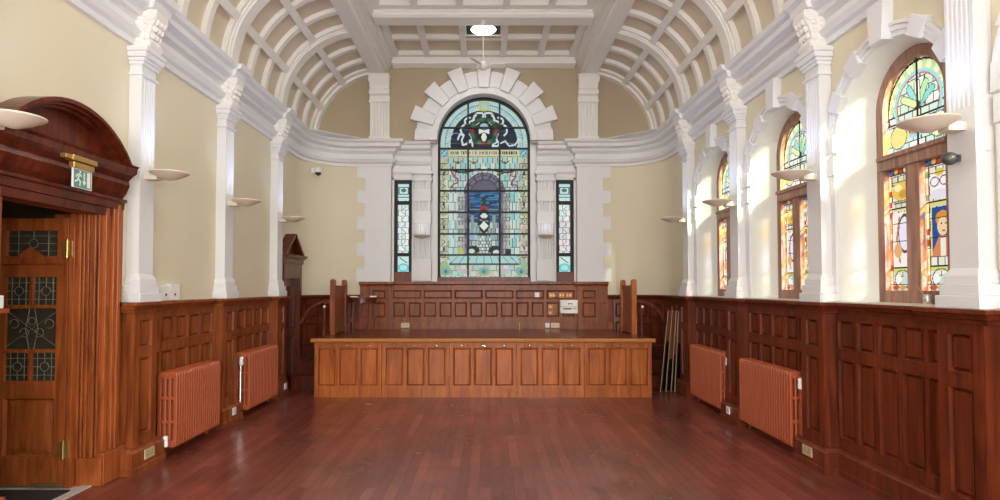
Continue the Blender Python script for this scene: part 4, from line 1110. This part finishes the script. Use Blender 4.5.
# ---------------------------------------------------------------- radiators
def radiator(sx, y0, y1, n, label, valve_hi):
    dep = .185 if sx < 0 else .15; gap = .075 if sx < 0 else .05; xb = sx*(W-gap); hz0, hz1 = .085, .785
    r = thing('column_radiator', (sx*2.93, (y0+y1)/2, 0), label, 'radiator', 'terracotta column radiators')
    xf = sx*(W-gap-dep); pitch = (y1-y0)/n
    X = lambda a: xb+(xf-xb)*a
    # one section profile in (depth a 0..1, z)
    def rr(a0, a1, z0, z1, q): return [(a0+q, z0), (a1-q, z0), (a1-q*.3, z0+.01), (a1, z0+.03), (a1, z1-.035), (a1-q*.4, z1-.01), (a1-q, z1), (a0+q, z1), (a0+q*.4, z1-.01), (a0, z1-.035), (a0, z0+.03), (a0+q*.3, z0+.01)]
    holes = []
    for k_ in range(3):
        a = .25*(k_+1)
        for z0, z1 in ((hz0+.06, hz0+.22), (hz0+.25, hz0+.44), (hz0+.47, hz1-.06)): holes.append(rect(a-.06, a+.06, z0, z1))
    me = None
    for i in range(n):
        yc = y0+pitch*(i+.5)
        if me is None:
            mb = MB(); mb.plate(rr(0, 1, hz0, hz1, .12), holes, -pitch*.35, pitch*.35, lambda a, z, h: (X(a)-sx*2.93, h, z))
            o = mb.build('column_section', 'rad', r, bevel=.007, local=True); me = o
        else:
            o = me.copy(); COL.objects.link(o); o.parent = r
        o.location = (0, yc-(y0+y1)/2, 0)
    for zz in (hz0+.04, hz1-.045):
        mb = MB(); mb.tube([(X(.5), y0+.004, zz), (X(.5), y1-.004, zz)], .024, 10); mb.build('header_tube', 'rad', r, smooth=True)
    ye = y0-.05
    mb = MB()
    if valve_hi:
        mb.tube([(X(.5), y0, hz1-.045), (X(.5), ye, hz1-.045), (X(.5), ye, hz1-.06), (X(.5), ye, .0)], .011)
    else: mb.tube([(X(.5), y0, hz0+.04), (X(.5), ye, hz0+.04), (X(.5), ye, 0)], .011)
    mb.build('pipe', 'chrome' if sx < 0 else 'rad', r, smooth=True)
    zv = hz1-.10 if valve_hi else hz0+.07
    mb = MB(); mb.lathe([(.016, -.05), (.024, -.045), (.026, -.01), (.02, .02), (.026, .025), (.022, .05), (.008, .055)], (X(.62 if not valve_hi else .55), ye-.005, zv), 14); mb.build('valve', 'plastic', r, smooth=True)
    for yy in (y0+pitch*.5, y1-pitch*.5):
        mb = MB(); mb.box(X(.2), X(.32), yy-.012, yy+.012, 0, hz0+.03); mb.build('foot', 'rad', r)
radiator(-1, 5.79, 6.71, 20, 'terracotta column radiator on the left wall nearest the door', False)
radiator(-1, 7.50, 8.50, 20, 'terracotta column radiator on the left wall, farther from the door', True)
radiator(1, 5.80, 6.95, 22, 'terracotta column radiator on the right wall nearest the camera', True)
radiator(1, 7.48, 8.58, 22, 'terracotta column radiator on the right wall beside the leaning tables', True)

# ---------------------------------------------------------------- ceiling fan, vent lamp
fan = thing('ceiling_fan', (0, 8.97, 5.55), 'small white three-blade ceiling fan on a thin rod above the great window', 'fan')
mb = MB(); mb.lathe([(.045, 0), (.045, -.02), (.015, -.04)], (0, 8.97, 5.55), 16); mb.tube([(0, 8.97, 5.53), (0, 8.97, 4.93)], .008); mb.build('rod', 'plastic', fan, smooth=True)
mb = MB(); mb.lathe([(.02, .07), (.06, .05), (.075, .02), (.075, -.02), (.05, -.05), (.02, -.06)], (0, 8.97, 4.88), 20); mb.build('motor', 'plastic', fan, smooth=True)
for a in (5, 128, 238):
    c_, s_ = math.cos(math.radians(a)), math.sin(math.radians(a))
    mb = MB(lambda r, t, z, c_=c_, s_=s_: (r*c_-t*s_, 8.97+r*s_+t*c_, z))
    mb.loft([[(r_, -w_, z+.014), (r_, w_, z-.014), (r_, w_, z-.020), (r_, -w_, z+.008)] for r_, w_, z in ((.06, .02, 4.885), (.12, .045, 4.888), (.25, .05, 4.895), (.32, .042, 4.90), (.335, .02, 4.90))], caps=True)
    mb.build('blade', 'plastic', fan)
vl = thing('ceiling_lamp', (0, 9.6, 5.66), 'glowing oval ceiling lamp over a dark square vent grille', 'ceiling lamp')
mb = MB(); mb.box(-.28, .28, 9.30, 9.68, 5.655, 5.662); mb.build('grille', 'black', vl)
for x in (-.24, -.2, .2, .24):
    pass
mb = MB(); mb.plate(rect(-.31, .31, 9.27, 9.71), [rect(-.27, .27, 9.31, 9.67)], 5.64, 5.66, lambda a, b, h: (a, b, h)); mb.build('frame', 'ceilw', vl)
mb = MB(); mb.lathe([(.01, -.02), (.12, -.018), (.18, -.012), (.20, 0)], (0, 9.49, 5.655), 32); mb.build('globe', 'lampglow', vl, smooth=True)

# ---------------------------------------------------------------- exit sign
ex = thing('exit_sign', (-2.9, 4.4, 2.3), 'green and white exit sign with running figure and arrow above the door', 'exit sign')
xs = -W+.215
XT = lambda x, y, z: (x, 4.50+(y-4.40)*.82, 2.39+(z-2.44)*.86)
mb = MB(XT); mb.box(xs-.03, xs+.03, 4.24, 4.56, 2.545, 2.59); mb.box(xs-.02, xs+.025, 4.16, 4.24, 2.55, 2.585); mb.build('mounting_bar', 'brass', ex, bevel=.004)
mb = MB(XT); mb.box(xs-.02, xs+.02, 4.27, 4.54, 2.49, 2.54); mb.build('housing', 'brass', ex, bevel=.004)
mb = MB(XT); mb.box(xs-.004, xs+.004, 4.28, 4.53, 2.33, 2.49); mb.build('panel', 'plastic', ex)
mb = MB(XT); mb.box(xs+.004, xs+.006, 4.295, 4.515, 2.335, 2.482); mb.build('sign_face', 'green', ex)
mb = MB(XT)
PXX = lambda pts: mb.prism(pts, xs+.006, xs+.008, lambda a, b, h: (h, a, b))
# running figure, arrow down, door
mb.prism(arc(4.37, 2.468, .010, 0, 330, 8), xs+.006, xs+.008, lambda a, b, h: (h, a, b))
for seg in ([(4.335, 2.44), (4.37, 2.452)], [(4.365, 2.455), (4.345, 2.405)], [(4.345, 2.41), (4.375, 2.385)], [(4.375, 2.385), (4.365, 2.35)], [(4.348, 2.408), (4.325, 2.385)], [(4.325, 2.385), (4.305, 2.382)], [(4.365, 2.45), (4.39, 2.43)], [(4.335, 2.44), (4.32, 2.42)]):
    (a0, b0), (a1, b1) = seg; d = Vector((a1-a0, b1-b0)).normalized()*.006; n_ = Vector((-d.y, d.x))
    PXX([(a0+n_.x, b0+n_.y), (a0-n_.x, b0-n_.y), (a1-n_.x, b1-n_.y), (a1+n_.x, b1+n_.y)])
PXX(rect(4.418, 4.428, 2.385, 2.47)); PXX([(4.40, 2.392), (4.423, 2.36), (4.446, 2.392)]); PXX(rect(4.462, 4.50, 2.345, 2.475))
mb.build('pictogram', 'plastic', ex)

# ---------------------------------------------------------------- camera dome, sensor, boxes, sockets
cc = thing('security_camera', (-2.93, 10.33, 3.5), 'small white dome security camera on the wall in the left rounded corner', 'security camera')
cx_, cy_ = -2.80, 10.20
mb = MB(); mb.box(-2.95, -2.85, 10.30, 10.36, 3.53, 3.62); mb.tube([(-2.90, 10.33, 3.59), (cx_, cy_, 3.59)], .018); mb.build('bracket', 'plastic', cc, bevel=.003)
mb = MB(); mb.lathe([(.02, .07), (.055, .05), (.065, .01), (.065, -.02)], (cx_, cy_, 3.54), 20); mb.build('housing', 'plastic', cc, smooth=True)
mb = MB(); mb.lathe([(.05, -.02), (.045, -.05), (.02, -.07)], (cx_, cy_, 3.54), 18); mb.build('lens_dome', 'black', cc, smooth=True)

sn = thing('motion_sensor', (2.96, 3.88, 2.38), 'dark grey rounded sensor on the front of the nearest right pilaster, below the dish light', 'sensor')
mb = MB(); mb.ball((2.938, 3.88, 2.38), .05, (.9, .8, .82), 14); mb.build('body', 'grey', sn, smooth=True)
mb = MB(); mb.box(2.965, 2.986, 3.85, 3.90, 2.36, 2.40); mb.build('mount', 'grey', sn)
mb = MB(); mb.box(3.01, 3.07, 3.725, 3.738, 2.40, 2.46); tag(mb.build('blank_plate', 'white', bevel=.003), 'small square cover plate on the near side of the rightmost pilaster', 'cover plate')

for y0, y1, z1, lb in ((6.02-.13, 6.02, 1.60, 'narrow white alarm box with a red dot, on the left panelling ledge'), (6.03, 6.03+.18, 1.615, 'white switch box on the left panelling ledge, right of the narrow box')):
    mb = MB(TL); mb.box(y0, y1, .0, .055, 1.452, z1); q = mb.build('wall_box', 'plastic', bevel=.004); tag(q, lb, 'box')
    mb = MB(TL); mb.box((y0+y1)/2-.012, (y0+y1)/2+.012, .055, .06, 1.50, 1.52); bt = mb.build('button', 'grey', q)

def socket(T, u, z, w, h, n, label, m='sock', group=None, slots=2):
    mb = MB(T); mb.box(u-w/2, u+w/2, n, n+.012, z-h/2, z+h/2); s = mb.build('socket', m, bevel=.002); tag(s, label, 'socket', group)
    for k_ in range(slots):
        mb = MB(T); c_ = u+(k_-(slots-1)/2)*w*.42
        for dx, dz in ((0, .016), (-.011, -.008), (.011, -.008)): mb.box(c_+dx-.003, c_+dx+.003, n+.012, n+.0135, z+dz-.006, z+dz+.006)
        mb.build('pin_holes', 'black', s)
socket(TL, 5.45, .135, .15, .085, .20, 'brass double socket low on the pier beside the door')
socket(TL, 7.19, .135, .09, .085, .20, 'white single socket low on the pier between the left radiators', 'plastic', slots=1)
socket(TL, 8.95, .135, .09, .085, .20, 'white single socket low on the last left pier, near the far doorcase', 'plastic', slots=1)
socket(TR, 5.51, .135, .15, .085, .20, 'brass double socket low on the pier right of the nearest right radiator')
socket(TR, 7.24, .135, .09, .085, .20, 'white single socket low on the pier between the right radiators', 'plastic', slots=1)
socket(TC, -1.40, .905, .15, .085, .115, 'brass double socket on the back panelling, left end of the stage')
socket(TC, 1.27, .905, .15, .085, .115, 'double socket at the foot of the back panelling, right end of the stage')
socket(TC, 1.13, .905, .08, .085, .115, 'pale single plate left of the double socket at the right of the stage back', 'plastic', slots=0)
socket(TC, -1.07, .905, .03, .03, .115, 'tiny round plate right of the left brass socket on the back panelling', 'goldplate', slots=0)
socket(TC, .95, 1.45, .085, .085, .085, 'white square thermostat on the upper back panelling', 'plastic', slots=0)
for x, z, lb in ((1.22, 1.44, 'left'), (1.39, 1.44, 'middle'), (1.52, 1.44, 'right')):
    mb = MB(TC); mb.box(x-.055, x+.055, .08, .095, z-.045, z+.045); q = mb.build('switch_plate', 'goldplate', bevel=.002); tag(q, lb+' brass switch plate in the upper row of three on the stage back wall', 'switch plate', 'brass plates on the stage back wall')
    for dx in (-.025, .025): mb = MB(TC); mb.box(x+dx-.008, x+dx+.008, .095, .108, z-.012, z+.012); mb.build('toggle', 'brass', q)
for z, lb in ((1.235, 'upper'), (1.13, 'lower')):
    mb = MB(TC); mb.box(1.19-.05, 1.19+.05, .08, .092, z-.04, z+.04); q = mb.build('switch_plate', 'goldplate', bevel=.002); tag(q, lb+' of two stacked brass plates left of the white cabinet', 'switch plate', 'brass plates on the stage back wall')
    mb = MB(TC); mb.box(1.18, 1.20, .092, .105, z-.012, z+.012); mb.build('toggle', 'brass', q)
# white wall cabinet
cb = thing('wall_cabinet', (1.52, YR, 1.12), 'white wall cabinet with a blue logo and black lettering on the stage back wall', 'cabinet')
mb = MB(TC); mb.box(1.355, 1.685, .08, .20, 1.12, 1.235); mb.build('lower_case', 'plastic', cb, bevel=.006)
mb = MB(TC); mb.box(1.355, 1.685, .08, .195, 1.24, 1.355); mb.build('upper_case', 'plastic', cb, bevel=.006)
mb = MB(TC)
for i, (a, b) in enumerate(((0, .03), (.034, .052), (.056, .08))): mb.box(1.49+a, 1.49+b-.003, .195, .197, 1.275+(.004 if i == 1 else 0), 1.30)
mb.build('logo', 'paleblue', cb)
mb = MB(TC); x = 1.40; rr_ = random.Random(2)
while x < 1.54: w_ = rr_.choice([.010, .014, .018]); mb.box(x, x+w_, .20, .202, 1.185, 1.215); x += w_+.004
mb.box(1.57, 1.64, .20, .202, 1.195, 1.205)
mb.build('lettering', 'ink', cb)
# microphone-like brass peg on the stage deck
mb = MB(); mb.lathe([(.02, 0), (.02, .01), (.007, .015), (.007, .085), (.012, .09), (.012, .11), (.004, .115)], (.62, 10.55, SH), 12); tag(mb.build('brass_peg', 'brass', smooth=True), 'short upright brass peg on the stage floor right of centre', 'peg')
# jar and stick on the near window sill
yj = 4.47
jr = thing('glass_jar', (W+.12, yj, 1.461), 'small grey jar on the sill of the nearest arched window', 'jar')
mb = MB(); mb.lathe([(.026, 0), (.03, .01), (.03, .06), (.024, .068)], (W+.12, yj, 1.461), 16); mb.build('body', 'chrome', jr, smooth=True)
mb = MB(); mb.tube([(W+.12, yj, 1.49), (W+.12, yj+.11, 1.60)], .005); tag(mb.build('wooden_stick', 'edge', smooth=True), 'thin pale stick leaning out of the jar on the window sill', 'stick')

# ---------------------------------------------------------------- lights, world, camera
def area(name, loc, rot, sx, sy, e, col=(1, 1, 1), portal=False):
    ld = bpy.data.lights.new(name, 'AREA'); ld.shape = 'RECTANGLE'; ld.size = sx; ld.size_y = sy; ld.energy = e; ld.color = col
    o = bpy.data.objects.new(name, ld); COL.objects.link(o); o.location = loc; o.rotation_euler = rot
    if portal: ld.cycles.is_portal = True
    return o
area('rear_fill_light', (0, Y0+.02, 3.1), (PI/2+.06, 0, 0), 5.2, 3.4, 800, (.98, .985, 1))  # added fill behind the camera; the rear wall is closed, without a window
for y in (1.2, -.6, -2.2):
    area('side_fill_light', (W-.02, y, 2.5), (0, PI/2, 0), 1.6, 1.0, 45, (1, .99, .97))  # added fill along the solid wall, standing in for unbuilt windows
    bpy.data.objects[-1] if False else None
for y, e in ((9.58, 10), (6.4, 40), (2.9, 40)):  # first serves the modelled lamp; nearer two are added fill without fixtures
    ld = bpy.data.lights.new('ceiling_lamp_and_fill', 'AREA'); ld.shape = 'DISK'; ld.size = .4; ld.energy = e; ld.color = (1, .96, .9)
    lo = bpy.data.objects.new('ceiling_lamp_and_fill', ld); COL.objects.link(lo); lo.location = (0, y, 5.63)
sl = bpy.data.lights.new('sun', 'SUN'); sl.energy = 24; sl.angle = math.radians(8); sl.color = (1, .98, .93)
so = bpy.data.objects.new('sun', sl); COL.objects.link(so)
d = Vector((-.30, .90, -.32)).normalized(); so.rotation_euler = d.to_track_quat('-Z', 'Y').to_euler()
w = bpy.data.worlds.new('World'); sc.world = w; w.use_nodes = True
bg = w.node_tree.nodes['Background']; bg.inputs['Color'].default_value = (.95, .98, 1, 1); bg.inputs['Strength'].default_value = 1.15
cam = bpy.data.cameras.new('Camera'); co = bpy.data.objects.new('Camera', cam); COL.objects.link(co)
co.location = (.064, .207, 1.580); co.rotation_euler = (PI/2+.03, 0, 0)
cam.sensor_width = 36; cam.lens = 36*.594; cam.shift_x = .0125; cam.shift_y = .0195; cam.clip_start = .05
sc.camera = co
sc.view_settings.view_transform = 'Standard'; sc.view_settings.look = 'None'; sc.view_settings.gamma = 1; sc.view_settings.exposure = .0
sc.view_settings.use_curve_mapping = False
sc.cycles.use_denoising = True
sc.cycles.max_bounces = 8; sc.cycles.diffuse_bounces = 5; sc.cycles.transparent_max_bounces = 12
sc.cycles.sample_clamp_indirect = 6
